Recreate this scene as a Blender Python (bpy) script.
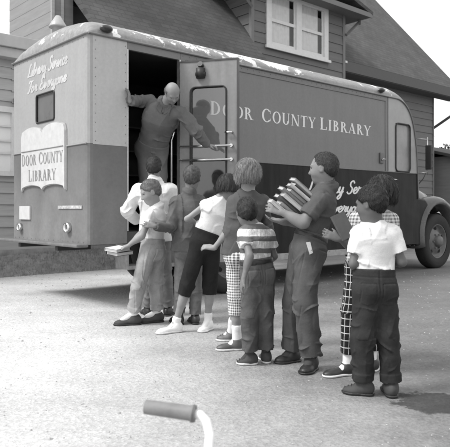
import bpy, bmesh, math, random
import numpy as np
from mathutils import Vector, Matrix

# ------------------------------------------------------------------ camera
S = bpy.context.scene
for o in list(bpy.data.objects): bpy.data.objects.remove(o)
CAMH = 1.1; F = 618.0; HZ = 210.0
cam = bpy.data.objects.new('camera', bpy.data.cameras.new('camera'))
S.collection.objects.link(cam); S.camera = cam
cam.location = (0, 0, CAMH); cam.rotation_euler = (math.radians(90), 0, 0)
cam.data.sensor_width = 36; cam.data.lens = 36*F/450
cam.data.shift_y = -(223.5-HZ)/450
cam.data.clip_start = .05; cam.data.clip_end = 3000
cam.data.dof.use_dof = True; cam.data.dof.focus_distance = 5.0; cam.data.dof.aperture_fstop = 7.0
# ------------------------------------------------------------------ sky, sun, exposure
SUN_EL, SUN_AZ = 50.0, -112.0        # azimuth from +Y, clockwise: the light comes from the left
W = bpy.data.worlds.new("World"); S.world = W; W.use_nodes = True
nt = W.node_tree; nt.nodes.clear()
wo = nt.nodes.new('ShaderNodeOutputWorld'); bg = nt.nodes.new('ShaderNodeBackground')
sky = nt.nodes.new('ShaderNodeTexSky'); sky.sky_type = 'NISHITA'; sky.sun_disc = False
sky.sun_elevation = math.radians(SUN_EL); sky.sun_rotation = math.radians(SUN_AZ)
sky.air_density = 1.5; sky.dust_density = 6.0
bw = nt.nodes.new('ShaderNodeRGBToBW')
nt.links.new(sky.outputs[0], bw.inputs[0])
mxs = nt.nodes.new('ShaderNodeMix'); mxs.data_type = 'FLOAT'; mxs.inputs['Factor'].default_value = .8
mxs.inputs['B'].default_value = 9.0          # even cloud layer
nt.links.new(bw.outputs[0], mxs.inputs['A'])
nt.links.new(mxs.outputs[0], bg.inputs['Color'])
bg.inputs['Strength'].default_value = .10
nt.links.new(bg.outputs[0], wo.inputs['Surface'])
sl = bpy.data.lights.new('sun', 'SUN'); sl.energy = 1.9; sl.angle = math.radians(16); sl.color = (1, .995, .99)
so = bpy.data.objects.new('sun', sl); S.collection.objects.link(so)
sd = Vector((math.sin(math.radians(SUN_AZ))*math.cos(math.radians(SUN_EL)), math.cos(math.radians(SUN_AZ))*math.cos(math.radians(SUN_EL)), math.sin(math.radians(SUN_EL))))
so.rotation_euler = sd.to_track_quat('Z', 'Y').to_euler(); so.location = (-6, -4, 12)
S.view_settings.view_transform = 'Standard'; S.view_settings.look = 'None'
S.view_settings.exposure = 0.75; S.view_settings.gamma = 1; S.view_settings.use_curve_mapping = False
S.render.engine = 'CYCLES'; S.cycles.filter_width = 2.1

# ------------------------------------------------------------------ helpers
C = S.collection
R = random.Random(7)
def P(px, py, Y):
    """world point at depth Y that lies on the sight line of a photograph position"""
    return np.array([(px-225)*Y/F, Y, CAMH-(py-HZ)*Y/F])
def tag(o, label=None, cat=None, group=None, kind=None):
    for k, v in (('label', label), ('category', cat), ('group', group), ('kind', kind)):
        if v: o[k] = v
    return o
def empty(name, loc=(0,0,0), rz=0.0):
    o = bpy.data.objects.new(name, None); C.objects.link(o); o.location = loc; o.rotation_euler = (0,0,rz); return o
def link(name, me, m, parent=None, loc=None):
    o = bpy.data.objects.new(name, me); C.objects.link(o)
    if m is not None:
        me.materials.clear()
        for mm in (m if isinstance(m, (list, tuple)) else [m]): me.materials.append(mm)
    if parent is not None: o.parent = parent
    if loc is not None: o.location = loc
    return o
class MB:
    """collects shapes into one mesh"""
    def __init__(s): s.v = []; s.f = []; s.mi = []; s.sm = []
    def add(s, vs, fs, mi=0, sm=False):
        n = len(s.v); s.v += [tuple(map(float, p)) for p in vs]
        for f in fs: s.f.append([i+n for i in f]); s.mi.append(mi); s.sm.append(sm)
    def box(s, x0, x1, y0, y1, z0, z1, mi=0, M=None):
        vs = [(x, y, z) for x in (x0, x1) for y in (y0, y1) for z in (z0, z1)]
        if M is not None: vs = [M @ Vector(p) for p in vs]
        s.add(vs, [(0,1,3,2),(4,6,7,5),(0,4,5,1),(2,3,7,6),(0,2,6,4),(1,5,7,3)], mi)
    def tube(s, pts, r, n=10, mi=0, cap=True, sm=True):
        pts = [Vector(p) for p in pts]; rr = r if isinstance(r, (list, tuple)) else [r]*len(pts)
        base = []; up = None
        for i, p in enumerate(pts):
            d = (pts[min(i+1, len(pts)-1)]-pts[max(i-1, 0)]).normalized()
            if up is None: up = Vector((0,0,1)) if abs(d.z) < .9 else Vector((1,0,0))
            a = d.cross(up).normalized(); b = a.cross(d).normalized(); up = b
            base += [p+a*math.cos(2*math.pi*k/n)*rr[i]+b*math.sin(2*math.pi*k/n)*rr[i] for k in range(n)]
        fs = [(i*n+k, i*n+(k+1)%n, (i+1)*n+(k+1)%n, (i+1)*n+k) for i in range(len(pts)-1) for k in range(n)]
        s.add(base, fs, mi, sm)
        if cap:
            m = len(s.v)-len(base)
            s.f.append([m+k for k in range(n)][::-1]); s.mi.append(mi); s.sm.append(False)
            s.f.append([m+(len(pts)-1)*n+k for k in range(n)]); s.mi.append(mi); s.sm.append(False)
    def lathe(s, prof, M, n=24, mi=0, sm=True):
        """prof: (radius, height) along M's local z"""
        vs = [M @ Vector((r*math.cos(2*math.pi*k/n), r*math.sin(2*math.pi*k/n), h)) for r, h in prof for k in range(n)]
        s.add(vs, [(i*n+k, i*n+(k+1)%n, (i+1)*n+(k+1)%n, (i+1)*n+k) for i in range(len(prof)-1) for k in range(n)], mi, sm)
    def build(s, name, m, parent=None, loc=None, bevel=0, auto=False):
        me = bpy.data.meshes.new(name); me.from_pydata(s.v, [], s.f)
        me.polygons.foreach_set('material_index', s.mi); me.polygons.foreach_set('use_smooth', s.sm); me.update()
        bm = bmesh.new(); bm.from_mesh(me); bmesh.ops.recalc_face_normals(bm, faces=bm.faces); bm.to_mesh(me); bm.free()
        o = link(name, me, m, parent, loc)
        if bevel:
            b = o.modifiers.new('bevel', 'BEVEL'); b.width = bevel; b.segments = 2; b.limit_method = 'ANGLE'; b.angle_limit = math.radians(40)
        return o
def boxo(name, m, parent, *a, bevel=0):
    b = MB(); b.box(*a); return b.build(name, m, parent, bevel=bevel)

# ------------------------------------------------------------------ materials (monochrome place: all greys)
def nodes(name):
    m = bpy.data.materials.new(name); m.use_nodes = True
    t = m.node_tree; b = t.nodes['Principled BSDF']; return m, t, b
def N(t, typ, **kw):
    n = t.nodes.new(typ)
    for k, v in kw.items():
        if k.startswith('_'): setattr(n, k[1:], v)
        else: n.inputs[k.replace('__', ' ')].default_value = v
    return n
def coord(t, stretch=(1,1,1), attr=None):
    mp = N(t, 'ShaderNodeMapping'); mp.inputs['Scale'].default_value = stretch
    if attr:
        a = N(t, 'ShaderNodeAttribute', _attribute_name=attr); t.links.new(a.outputs['Vector'], mp.inputs[0])
    else:
        c = N(t, 'ShaderNodeTexCoord'); t.links.new(c.outputs['Object'], mp.inputs[0])
    return mp.outputs[0]
def ramp(t, src, p0, v0, p1, v1):
    r = N(t, 'ShaderNodeMapRange'); t.links.new(src, r.inputs['Value'])
    for k, v in zip(('From Min','From Max','To Min','To Max'), (p0, p1, v0, v1)): r.inputs[k].default_value = v
    return r.outputs['Result']
def noise(t, vec, scale, detail=4, rough=.6):
    n = N(t, 'ShaderNodeTexNoise', Scale=scale, Detail=detail, Roughness=rough); t.links.new(vec, n.inputs['Vector']); return n.outputs['Fac']
def mul(t, a, b, op='MULTIPLY'):
    n = N(t, 'ShaderNodeMath', _operation=op)
    for i, x in enumerate((a, b)):
        if isinstance(x, (int, float)): n.inputs[i].default_value = x
        else: t.links.new(x, n.inputs[i])
    return n.outputs[0]
def mixf(t, fac, a, b):
    n = N(t, 'ShaderNodeMix', _data_type='FLOAT')
    for k, x in (('Factor', fac), ('A', a), ('B', b)):
        if isinstance(x, (int, float)): n.inputs[k].default_value = x
        else: t.links.new(x, n.inputs[k])
    return n.outputs[0]
def bumpn(t, b, h, strength=.4, dist=.01):
    n = N(t, 'ShaderNodeBump', Strength=strength, Distance=dist); t.links.new(h, n.inputs['Height']); t.links.new(n.outputs[0], b.inputs['Normal'])
def M(name, val, rough=.6, var=.25, scale=5, stretch=(1,1,1), bump=0, bscale=60, bdist=.004, metal=0, spec=.5):
    m, t, b = nodes(name); v = coord(t, stretch)
    n = noise(t, v, scale, 6, .65)
    t.links.new(ramp(t, n, .25, val*(1-var), .75, val*(1+var)), b.inputs['Base Color'])
    t.links.new(ramp(t, n, .3, max(.03, rough-.08), .7, min(1, rough+.08)), b.inputs['Roughness'])
    b.inputs['Metallic'].default_value = metal; b.inputs['Specular IOR Level'].default_value = spec
    if bump: bumpn(t, b, noise(t, coord(t), bscale, 3), bump, bdist)
    return m
def cloth(name, val, var=.2, weave=500, rough=.9, wr=.5):
    m, t, b = nodes(name); v = coord(t)
    n = noise(t, v, 9, 5); n2 = noise(t, v, 160, 2)
    c = ramp(t, n, .3, val*(1-var), .7, val*(1+var))
    t.links.new(mul(t, c, ramp(t, n2, .3, .94, .7, 1.06)), b.inputs['Base Color'])
    b.inputs['Roughness'].default_value = rough; b.inputs['Specular IOR Level'].default_value = .15
    h = mul(t, mul(t, noise(t, coord(t, (1,1,1.3)), 11, 3, .5), 1.0), mul(t, n2, .04), 'ADD')
    bumpn(t, b, h, wr*.5, .02)
    return m
def plain(name, val, rough=.5, metal=0, spec=.5):
    m, t, b = nodes(name); b.inputs['Base Color'].default_value = (val, val, val, 1); b.inputs['Roughness'].default_value = rough
    b.inputs['Metallic'].default_value = metal; b.inputs['Specular IOR Level'].default_value = spec; return m
def paint(name, val, dust_glare=.3, dv=.33, rough=.35, streak=.3, spec=.3):
    """old vehicle enamel, chalky in vertical streaks, dustier near the bottom; rear copies also carry painted glare"""
    m, t, b = nodes(name)
    st = noise(t, coord(t, (3, 3, .35)), 3, 3, .5); bl = noise(t, coord(t), 2.2, 5, .6); fine = noise(t, coord(t), 26, 4, .7)
    c = mul(t, ramp(t, st, .3, val*(1-streak), .7, val*(1+streak)), ramp(t, fine, .3, .93, .7, 1.07))
    sep = N(t, 'ShaderNodeSeparateXYZ'); t.links.new(coord(t), sep.inputs[0])
    dz = ramp(t, sep.outputs['Z'], .3, dust_glare*1.6, 1.9, dust_glare*.35)
    df = mul(t, dz, ramp(t, mul(t, bl, mul(t, fine, .35), 'ADD'), .45, .45, .95, 1.35)); 
    t.links.new(mixf(t, df, c, dv), b.inputs['Base Color'])
    t.links.new(mul(t, df, rough, 'ADD'), b.inputs['Roughness'])
    bumpn(t, b, noise(t, coord(t, (1,1,1)), 1.6, 2), .25, .05); b.inputs['Specular IOR Level'].default_value = spec
    return m
def boards(name, val, h=.2, off=0):
    return M(name, val, .8, .18, 2.5, (.6, .6, 6), bump=.3, bscale=40)
def brickmat(name, val, bw_, bh, mortar=.02, mval=.1, var=.3, mapping='XZ', depth=.01):
    m, t, b = nodes(name)
    sep = N(t, 'ShaderNodeSeparateXYZ'); t.links.new(coord(t), sep.inputs[0])
    cb = N(t, 'ShaderNodeCombineXYZ'); t.links.new(sep.outputs['X'], cb.inputs['X']); t.links.new(sep.outputs['Z' if 'Z' in mapping else 'Y'], cb.inputs['Y'])
    br = N(t, 'ShaderNodeTexBrick'); t.links.new(cb.outputs[0], br.inputs['Vector'])
    br.inputs['Scale'].default_value = 1; br.inputs['Brick Width'].default_value = bw_; br.inputs['Row Height'].default_value = bh
    br.inputs['Mortar Size'].default_value = mortar; br.inputs['Mortar Smooth'].default_value = .3
    for k, x in (('Color1', val*(1-var)), ('Color2', val*(1+var)), ('Mortar', mval)): br.inputs[k].default_value = (x, x, x, 1)
    n = noise(t, coord(t), 1.3, 6, .7)
    mm = N(t, 'ShaderNodeRGBToBW'); t.links.new(br.outputs['Color'], mm.inputs[0])
    t.links.new(mul(t, mm.outputs[0], ramp(t, n, .3, .75, .7, 1.25)), b.inputs['Base Color'])
    b.inputs['Roughness'].default_value = .9
    bumpn(t, b, mul(t, mul(t, br.outputs['Fac'], -1.0), mul(t, noise(t, coord(t), 40, 3), .5), 'ADD'), .6, depth)
    return m
def glassmat(name, tint=.9, refl=None):
    m = bpy.data.materials.new(name); m.use_nodes = True; t = m.node_tree; t.nodes.clear()
    o = N(t, 'ShaderNodeOutputMaterial'); tr = N(t, 'ShaderNodeBsdfTransparent'); tr.inputs[0].default_value = (tint, tint, tint, 1)
    g = N(t, 'ShaderNodeBsdfGlossy', Roughness=.05); g.inputs[0].default_value = (1,1,1,1); mx = N(t, 'ShaderNodeMixShader')
    fr = N(t, 'ShaderNodeLayerWeight', Blend=.5)
    t.links.new(mul(t, mul(t, mul(t, fr.outputs['Facing'], 5.0, 'POWER'), .9), refl or .03, 'ADD'), mx.inputs[0]); t.links.new(tr.outputs[0], mx.inputs[1]); t.links.new(g.outputs[0], mx.inputs[2]); t.links.new(mx.outputs[0], o.inputs[0])
    return m

# ------------------------------------------------------------------ implicit surfaces (bodies, clothes, hair, shoes)
def nrm(v): v = np.asarray(v, float); return v/np.linalg.norm(v)
class Blob:
    def __init__(s): s.p = []
    def cone(s, a, b, ra, rb, k=.02, sq=None, cut=None, op='add'):
        s.p.append(('c', np.asarray(a, float), np.asarray(b, float), ra, rb, k, sq, cut or [], op)); return s
    def ell(s, c, axes, radii, k=.02, cut=None, op='add'):
        s.p.append(('e', np.asarray(c, float), [nrm(a) for a in axes], radii, None, k, None, cut or [], op)); return s
    def cutplane(s, pt, n, k=0):      # removes the side n points to
        s.p.append(('h', np.asarray(pt, float), nrm(n), None, None, k, None, [], 'cut')); return s
    def mesh(s, name, h, base, cuts=()):
        lo = np.full(3, 1e9); hi = -lo
        for q in s.p:
            if q[8] != 'add': continue
            if q[0] == 'c':
                r = max(q[3], q[4])
                for e in (q[1], q[2]): lo = np.minimum(lo, e-r); hi = np.maximum(hi, e+r)
            elif q[0] == 'e': r = max(q[3]); lo = np.minimum(lo, q[1]-r); hi = np.maximum(hi, q[1]+r)
        lo -= 3*h; hi += 3*h
        n = np.ceil((hi-lo)/h).astype(int)+1
        ax = [(lo[i]+h*np.arange(n[i])).astype(np.float32) for i in range(3)]
        D = np.full(n, .2, np.float32)
        for q in s.p:
            typ, a, b, ra, rb, k, sq, cut, op = q
            if typ == 'h':
                d = (ax[0][:,None,None]-a[0])*b[0]+(ax[1][None,:,None]-a[1])*b[1]+(ax[2][None,None,:]-a[2])*b[2]
                D = np.maximum(D, d.astype(np.float32)); continue
            if typ == 'c': r = max(ra, rb); l0 = np.minimum(a, b)-r; h0 = np.maximum(a, b)+r
            else: r = max(ra); l0 = a-r; h0 = a+r
            pad = k+2*h; i0 = np.clip(np.floor((l0-pad-lo)/h).astype(int), 0, n-1); i1 = np.clip(np.ceil((h0+pad-lo)/h).astype(int)+1, 1, n)
            if (i1 <= i0).any(): continue
            X = ax[0][i0[0]:i1[0]][:,None,None]; Y = ax[1][i0[1]:i1[1]][None,:,None]; Z = ax[2][i0[2]:i1[2]][None,None,:]
            if typ == 'c':
                rx, ry, rz = X-a[0]+0*Y+0*Z, Y-a[1]+0*X+0*Z, Z-a[2]+0*X+0*Y
                ab = b-a
                if sq is not None:
                    f, qq = nrm(sq[0]), sq[1]; g = (1/qq-1)
                    dt = (rx*f[0]+ry*f[1]+rz*f[2])*g; rx = rx+dt*f[0]; ry = ry+dt*f[1]; rz = rz+dt*f[2]; ab = ab+np.dot(ab, f)*g*f
                L = float(ab@ab)+1e-12
                t = np.clip((rx*ab[0]+ry*ab[1]+rz*ab[2])/L, 0, 1)
                d = np.sqrt((rx-t*ab[0])**2+(ry-t*ab[1])**2+(rz-t*ab[2])**2)-(ra+(rb-ra)*t)
                if sq is not None: d = d*(.5+.5*sq[1])
            else:
                rx, ry, rz = X-a[0], Y-a[1], Z-a[2]; sx = 0; mr = min(ra)
                s2 = 0; s3 = 0
                for e, rr in zip(b, ra):
                    w = (rx*e[0]+ry*e[1]+rz*e[2])/rr; s2 = s2+w*w; s3 = s3+(w/rr)**2
                k0 = np.sqrt(s2); k1 = np.sqrt(s3)+1e-9; d = k0*(k0-1)/k1
            for cp, cn in cut:
                cn = nrm(cn); d = np.maximum(d, (X-cp[0])*cn[0]+(Y-cp[1])*cn[1]+(Z-cp[2])*cn[2])
            sl_ = tuple(slice(i0[i], i1[i]) for i in range(3)); O = D[sl_]
            if op == 'sub': D[sl_] = np.maximum(O, -d)
            else:
                if k > 0:
                    hh = np.maximum(k-np.abs(O-d), 0)/k; D[sl_] = np.minimum(O, d)-hh*hh*k*.25
                else: D[sl_] = np.minimum(O, d)
        for cp, cn in cuts:
            cn = nrm(cn); d = (ax[0][:,None,None]-cp[0])*cn[0]+(ax[1][None,:,None]-cp[1])*cn[1]+(ax[2][None,None,:]-cp[2])*cn[2]
            D = np.maximum(D, d.astype(np.float32))
        return surfnet(name, D, lo, h, base)
def surfnet(name, D, lo, h, base, smooth=2, disp=None):
    I = D < 0; n = np.array(D.shape)-1
    cs = [(i, j, k) for i in (0,1) for j in (0,1) for k in (0,1)]
    def sub(A, c): return A[c[0]:c[0]+n[0], c[1]:c[1]+n[1], c[2]:c[2]+n[2]]
    cnt = sum(sub(I, c).astype(np.int8) for c in cs)
    act = np.argwhere((cnt > 0) & (cnt < 8))
    idx = -np.ones(n, np.int64); idx[tuple(act.T)] = np.arange(len(act))
    vals = {c: D[act[:,0]+c[0], act[:,1]+c[1], act[:,2]+c[2]] for c in cs}
    acc = np.zeros((len(act), 3)); ct = np.zeros(len(act))
    for a in cs:
        for ax_ in range(3):
            if a[ax_] == 0:
                b = list(a); b[ax_] = 1; b = tuple(b); va, vb = vals[a], vals[b]
                m = (va < 0) != (vb < 0); t = np.where(m, va/(va-vb+1e-12), 0)
                for i in range(3): acc[:, i] += np.where(m, a[i]+(t if i == ax_ else 0), 0)
                ct += m
    V = lo+h*(act+acc/ct[:, None])
    fs = []
    for ax_ in range(3):
        u, w = (ax_+1) % 3, (ax_+2) % 3
        A = np.take(I, np.arange(0, D.shape[ax_]-1), ax_); B = np.take(I, np.arange(1, D.shape[ax_]), ax_)
        e = np.argwhere(A != B); e = e[(e[:, u] > 0) & (e[:, w] > 0) & (e[:, u] < n[u]) & (e[:, w] < n[w])]
        flip = A[tuple(e.T)]
        def g(du, dw):
            q = e.copy(); q[:, u] -= du; q[:, w] -= dw; return idx[tuple(q.T)]
        Q = np.stack([g(1,1), g(0,1), g(0,0), g(1,0)], 1)
        Q[~flip] = Q[~flip][:, ::-1]; fs.append(Q)
    Fq = np.concatenate(fs); Fq = Fq[(Fq >= 0).all(1)]
    for _ in range(smooth):
        a = np.zeros_like(V); c = np.zeros(len(V))
        for i in range(4):
            for j in (1, 3):
                np.add.at(a, Fq[:, i], V[Fq[:, (i+j) % 4]]); np.add.at(c, Fq[:, i], 1)
        c[c == 0] = 1; V = V*.5+.5*a/c[:, None]
    return V, Fq
def vnorm(V, Fq):
    nn = np.cross(V[Fq[:, 2]]-V[Fq[:, 0]], V[Fq[:, 3]]-V[Fq[:, 1]]); a = np.zeros_like(V)
    for i in range(4): np.add.at(a, Fq[:, i], nn)
    return a/(np.linalg.norm(a, axis=1)[:, None]+1e-12)
def blobobj(name, blob, h, base, m, parent=None, fold=0, fseed=0, uvf=None, ffreq=1.0, dispf=None):
    V, Fq = blob.mesh(name, h, base)
    if fold:
        x, y, z = V.T; r = np.random.RandomState(fseed); ph = r.rand(8)*6.3; s = ffreq
        w = np.sin(7*s*x+5*s*y+ph[0])+np.sin(9*s*y-6*s*x+ph[1]+4*s*z)
        d = -np.abs(np.sin(.5*(34*s*z+9*s*x+2.2*w+ph[2])))**.7+.6*np.sin(21*s*z-24*s*x+13*s*y+1.8*w+ph[3])*np.sin(11*s*z+ph[5])+.4*np.sin(55*s*x+41*s*y+12*s*z+2*w+ph[4])
        msk = .55+.45*np.sin(6*z+4*x+ph[6])
        V = V+vnorm(V, Fq)*(fold*d*msk)[:, None]
    if dispf is not None: V = V+vnorm(V, Fq)*np.asarray(dispf(V))[:, None]
    me = bpy.data.meshes.new(name)
    me.vertices.add(len(V)); me.vertices.foreach_set('co', (V-base).astype(np.float32).ravel())
    me.loops.add(len(Fq)*4); me.loops.foreach_set('vertex_index', Fq.ravel().astype(np.int32))
    me.polygons.add(len(Fq)); me.polygons.foreach_set('loop_start', (np.arange(len(Fq))*4).astype(np.int32))
    me.polygons.foreach_set('use_smooth', np.ones(len(Fq), bool)); me.update(calc_edges=True); me.validate()
    if uvf is not None:
        at = me.attributes.new('puv', 'FLOAT_VECTOR', 'POINT'); at.data.foreach_set('vector', uvf(V).astype(np.float32).ravel())
    if parent is None: return link(name, me, m, None, tuple(base))
    return link(name, me, m, parent)
# ================================================================== materials of the setting
def gravelmat():
    m, t, b = nodes('gravel'); v = coord(t)
    big = noise(t, v, .35, 4, .6); mid = noise(t, v, 2.2, 5, .65); fine = noise(t, v, 38, 5, .8)
    vo = N(t, 'ShaderNodeTexVoronoi', Scale=75); t.links.new(v, vo.inputs['Vector'])
    sc = N(t, 'ShaderNodeRGBToBW'); t.links.new(vo.outputs['Color'], sc.inputs[0])
    vo2 = N(t, 'ShaderNodeTexVoronoi', Scale=32); t.links.new(v, vo2.inputs['Vector'])
    sc2 = N(t, 'ShaderNodeRGBToBW'); t.links.new(vo2.outputs['Color'], sc2.inputs[0])
    sep = N(t, 'ShaderNodeSeparateXYZ'); t.links.new(v, sep.inputs[0])
    # gravel tone painted brighter to the left, imitating overexposed light
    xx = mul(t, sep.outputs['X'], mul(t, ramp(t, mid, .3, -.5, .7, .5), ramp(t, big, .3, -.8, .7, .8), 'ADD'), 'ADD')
    dust_glare = ramp(t, xx, 1.35, .17, -1.5, .56); dust_glare = mul(t, dust_glare, ramp(t, noise(t, coord(t, (.35, .9, 1)), 1.0, 4, .6), .35, .88, .65, 1.10))
    c = mul(t, dust_glare, ramp(t, mid, .3, .90, .7, 1.10))
    c = mul(t, c, ramp(t, fine, .3, .84, .7, 1.13))
    c = mul(t, c, ramp(t, sc.outputs[0], .1, .88, .9, 1.12)); c = mul(t, c, ramp(t, sc2.outputs[0], 0, .92, 1, 1.07))
    # an old oil stain with a ragged rim
    d = N(t, 'ShaderNodeVectorMath', _operation='DISTANCE'); mp = N(t, 'ShaderNodeMapping'); t.links.new(v, mp.inputs[0])
    mp.inputs['Scale'].default_value = (1, 1.0, 0); t.links.new(mp.outputs[0], d.inputs[0]); d.inputs[1].default_value = (1.21, 3.52, 0)
    dd = mul(t, d.outputs['Value'], mul(t, mul(t, noise(t, v, 7, 5, .7), -.5, 'ADD'), .45), 'ADD')
    st = mul(t, ramp(t, dd, .19, .36, .225, 1.0), ramp(t, mul(t, dd, mul(t, fine, .12), 'ADD'), .2, .85, .3, 1.0))
    c = mul(t, c, st)
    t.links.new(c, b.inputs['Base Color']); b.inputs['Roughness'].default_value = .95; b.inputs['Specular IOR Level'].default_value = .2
    h = mul(t, mul(t, vo2.outputs['Distance'], 1.0), mul(t, fine, 1.3), 'ADD'); h = mul(t, h, mul(t, vo.outputs['Distance'], .6), 'ADD'); h = mul(t, h, mul(t, mid, 3.0), 'ADD')
    bumpn(t, b, h, .55, .010); return m
GRAVEL = gravelmat()
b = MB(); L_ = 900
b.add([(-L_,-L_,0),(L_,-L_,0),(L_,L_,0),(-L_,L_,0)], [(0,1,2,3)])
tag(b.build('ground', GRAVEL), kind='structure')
# loose stones
b = MB()
for i in range(1600):
    Y = 1.0+10*R.random()**1.6; x = R.uniform(-.42, .42)*Y
    s = R.uniform(.002, .0052)*(1+.14*Y) * (1.7 if R.random() < .05 else 1)
    if (x-1.19)**2+(Y-3.5)**2 < .16: continue
    a = R.random()*6.28; vs = []
    for k in range(5): vs.append((x+math.cos(a+k*1.257)*s*R.uniform(.7,1.2), Y+math.sin(a+k*1.257)*s*R.uniform(.7,1.2), s*.1))
    for k in range(4): vs.append((x+math.cos(a+k*1.57)*s*.5, Y+math.sin(a+k*1.57)*s*.5, s*R.uniform(.5,.9)))
    b.add(vs, [(0,1,6,5),(1,2,7,6),(2,3,7),(3,4,8,7),(4,0,5,8),(5,6,7,8)])
tag(b.build('loose_stones', M('stone_chips', .34, .9, .6, 60)), 'pale stone chips scattered loose over the gravel yard', 'gravel', kind='stuff')

OX, OY = -1.485, 6.7
ANG = math.atan2(.666, .746)
def U(t, w, z=0):   # along the truck / house, away from the near side, height -> world
    return Vector((OX+t*.746-w*.666, OY+t*.666+w*.746, z))
def prism(mb, pts, y0, y1, mi=0):
    """polygon in x,z pushed from y0 to y1"""
    n = len(pts); vs = [(x, y0, z) for x, z in pts]+[(x, y1, z) for x, z in pts]
    mb.add(vs, [list(range(n)), list(range(2*n-1, n-1, -1))]+[(i, i+n, (i+1) % n+n, (i+1) % n) for i in range(n)], mi)
def prismx(mb, pts, x0, x1, mi=0):
    """polygon in y,z pushed from x0 to x1"""
    n = len(pts); vs = [(x0, y, z) for y, z in pts]+[(x1, y, z) for y, z in pts]
    mb.add(vs, [list(range(n)), list(range(2*n-1, n-1, -1))]+[(i, i+n, (i+1) % n+n, (i+1) % n) for i in range(n)], mi)
def panel_with_hole(mb, x0, x1, z0, z1, hx0, hx1, hz0, hz1, y0, y1, mi=0):
    mb.box(x0, hx0, y0, y1, z0, z1, mi); mb.box(hx1, x1, y0, y1, z0, z1, mi)
    mb.box(hx0, hx1, y0, y1, z0, hz0, mi); mb.box(hx0, hx1, y0, y1, hz1, z1, mi)

# ================================================================== lettering
def arc(cx, cy, rx, ry, a0, a1, T=.15, t=.06, n=20):
    q = []
    A = [math.radians(a0+(a1-a0)*i/n) for i in range(n+1)]
    o = [(cx+rx*math.cos(a), cy+ry*math.sin(a)) for a in A]; i_ = [(cx+(rx-T)*math.cos(a), cy+(ry-t)*math.sin(a)) for a in A]
    return [[o[k], o[k+1], i_[k+1], i_[k]] for k in range(n)]
def rc(x0, x1, y0, y1): return [[(x0,y0),(x1,y0),(x1,y1),(x0,y1)]]
def dg(x0, y0, x1, y1, w): return [[(x0,y0),(x0+w,y0),(x1+w,y1),(x1,y1)]]
T_ = .17; t_ = .07
def stem(x, w=T_, y0=0, y1=1, top=True, bot=True):
    q = rc(x, x+w, y0, y1)
    if bot: q += rc(x-.07, x+w+.07, y0, y0+.05)
    if top: q += rc(x-.07, x+w+.07, y1-.05, y1)
    return q
SER = {
 'D': (stem(.1)+arc(.27,.5,.5,.5,-90,90,T_,t_), .85), 'O': (arc(.46,.5,.42,.52,0,360,T_,t_,32), .92),
 'C': (arc(.46,.5,.42,.52,42,318,T_,t_,28)+rc(.74,.79,.66,.9)+rc(.74,.79,.1,.3), .86),
 'U': (stem(.1,T_,.3,1,True,False)+arc(.42,.32,.32,.34,180,360,T_,t_)+stem(.67,t_,.3,1,True,False), .88),
 'N': (stem(.1,t_)+dg(.66,0,.08,1,T_)+stem(.75,t_,0,1), .95), 'T': (stem(.3,T_,0,1,False)+rc(.02,.76,.93,1)+rc(.02,.07,.75,.95)+rc(.71,.76,.75,.95), .8),
 'Y': (stem(.32,T_,0,.48,False)+dg(.33,.45,.03,1,T_)+dg(.41,.45,.7,1,t_)+rc(-.03,.27,.95,1)+rc(.6,.87,.95,1), .84),
 'L': (stem(.1)+rc(.2,.66,0,.06)+rc(.6,.66,.02,.27), .72), 'I': (stem(.1), .42),
 'B': (stem(.1)+arc(.26,.75,.3,.25,-90,90,T_,t_,12)+arc(.26,.27,.36,.27,-90,90,T_,t_,12), .74),
 'R': (stem(.1)+arc(.26,.74,.32,.26,-90,90,T_,t_,12)+dg(.6,0,.32,.5,T_)+rc(.56,.86,0,.05), .82),
 'A': (dg(.06,0,.4,1,t_)+dg(.62,0,.34,1,T_)+rc(.2,.62,.3,.36)+rc(-.02,.22,0,.05)+rc(.54,.87,0,.05), .88)}
SCR = {
 'e': ([[(0,.12),(.18,.25),(.34,.38),(.25,.52),(.1,.42),(.07,.18),(.18,.02),(.32,.06),(.42,.2)]], .40),
 'r': ([[(0,.12),(.12,.42),(.1,.56),(.2,.47),(.33,.46),(.27,.18),(.33,.03),(.44,.15)]], .42),
 'v': ([[(0,.2),(.08,.48),(.17,.4),(.17,.08),(.24,.03),(.4,.4),(.48,.42)]], .44),
 'i': ([[(0,.15),(.12,.5),(.1,.12),(.18,.02),(.29,.18)], [(.16,.72),(.2,.76)]], .27),
 'c': ([[(.3,.42),(.2,.52),(.06,.3),(.12,.03),(.26,.04),(.38,.18)]], .36),
 'a': ([[(.34,.42),(.2,.52),(.04,.3),(.1,.03),(.24,.1),(.35,.5),(.33,.12),(.4,.02),(.5,.18)]], .48),
 'y': ([[(0,.2),(.1,.5),(.08,.14),(.18,.03),(.32,.2),(.4,.5),(.34,-.2),(.16,-.45),(.06,-.3),(.3,-.03),(.48,.18)]], .46),
 'o': ([[(.24,.52),(.06,.32),(.1,.04),(.25,.03),(.36,.26),(.24,.52),(.34,.4),(.48,.44)]], .45),
 'n': ([[(0,.2),(.09,.5),(.07,.0)], [(.08,.22),(.2,.48),(.31,.42),(.3,.1),(.38,.02),(.48,.18)]], .47),
 'b': ([[(0,.2),(.2,.85),(.15,1.02),(.08,.88),(.05,.14),(.18,.02),(.33,.22),(.24,.44),(.34,.38),(.44,.42)]], .42),
 'L': ([[(.5,.88),(.4,1.02),(.28,.85),(.22,.3),(.06,.04),(.3,.06),(.6,.03),(.72,.16)]], .66),
 'S': ([[(.55,.82),(.4,1.02),(.2,.88),(.22,.62),(.44,.4),(.38,.08),(.18,-.02),(.0,.14)]], .56),
 'F': ([[(.02,.82),(.15,1),(.4,.96),(.68,1.0)], [(.4,.96),(.32,.4),(.16,.0),(.0,.08)], [(.18,.5),(.52,.53)]], .55),
 'E': ([[(.6,.85),(.42,1.02),(.2,.86),(.28,.58),(.42,.55),(.15,.45),(.05,.15),(.25,-.01),(.5,.08),(.6,.2)]], .6)}
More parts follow.
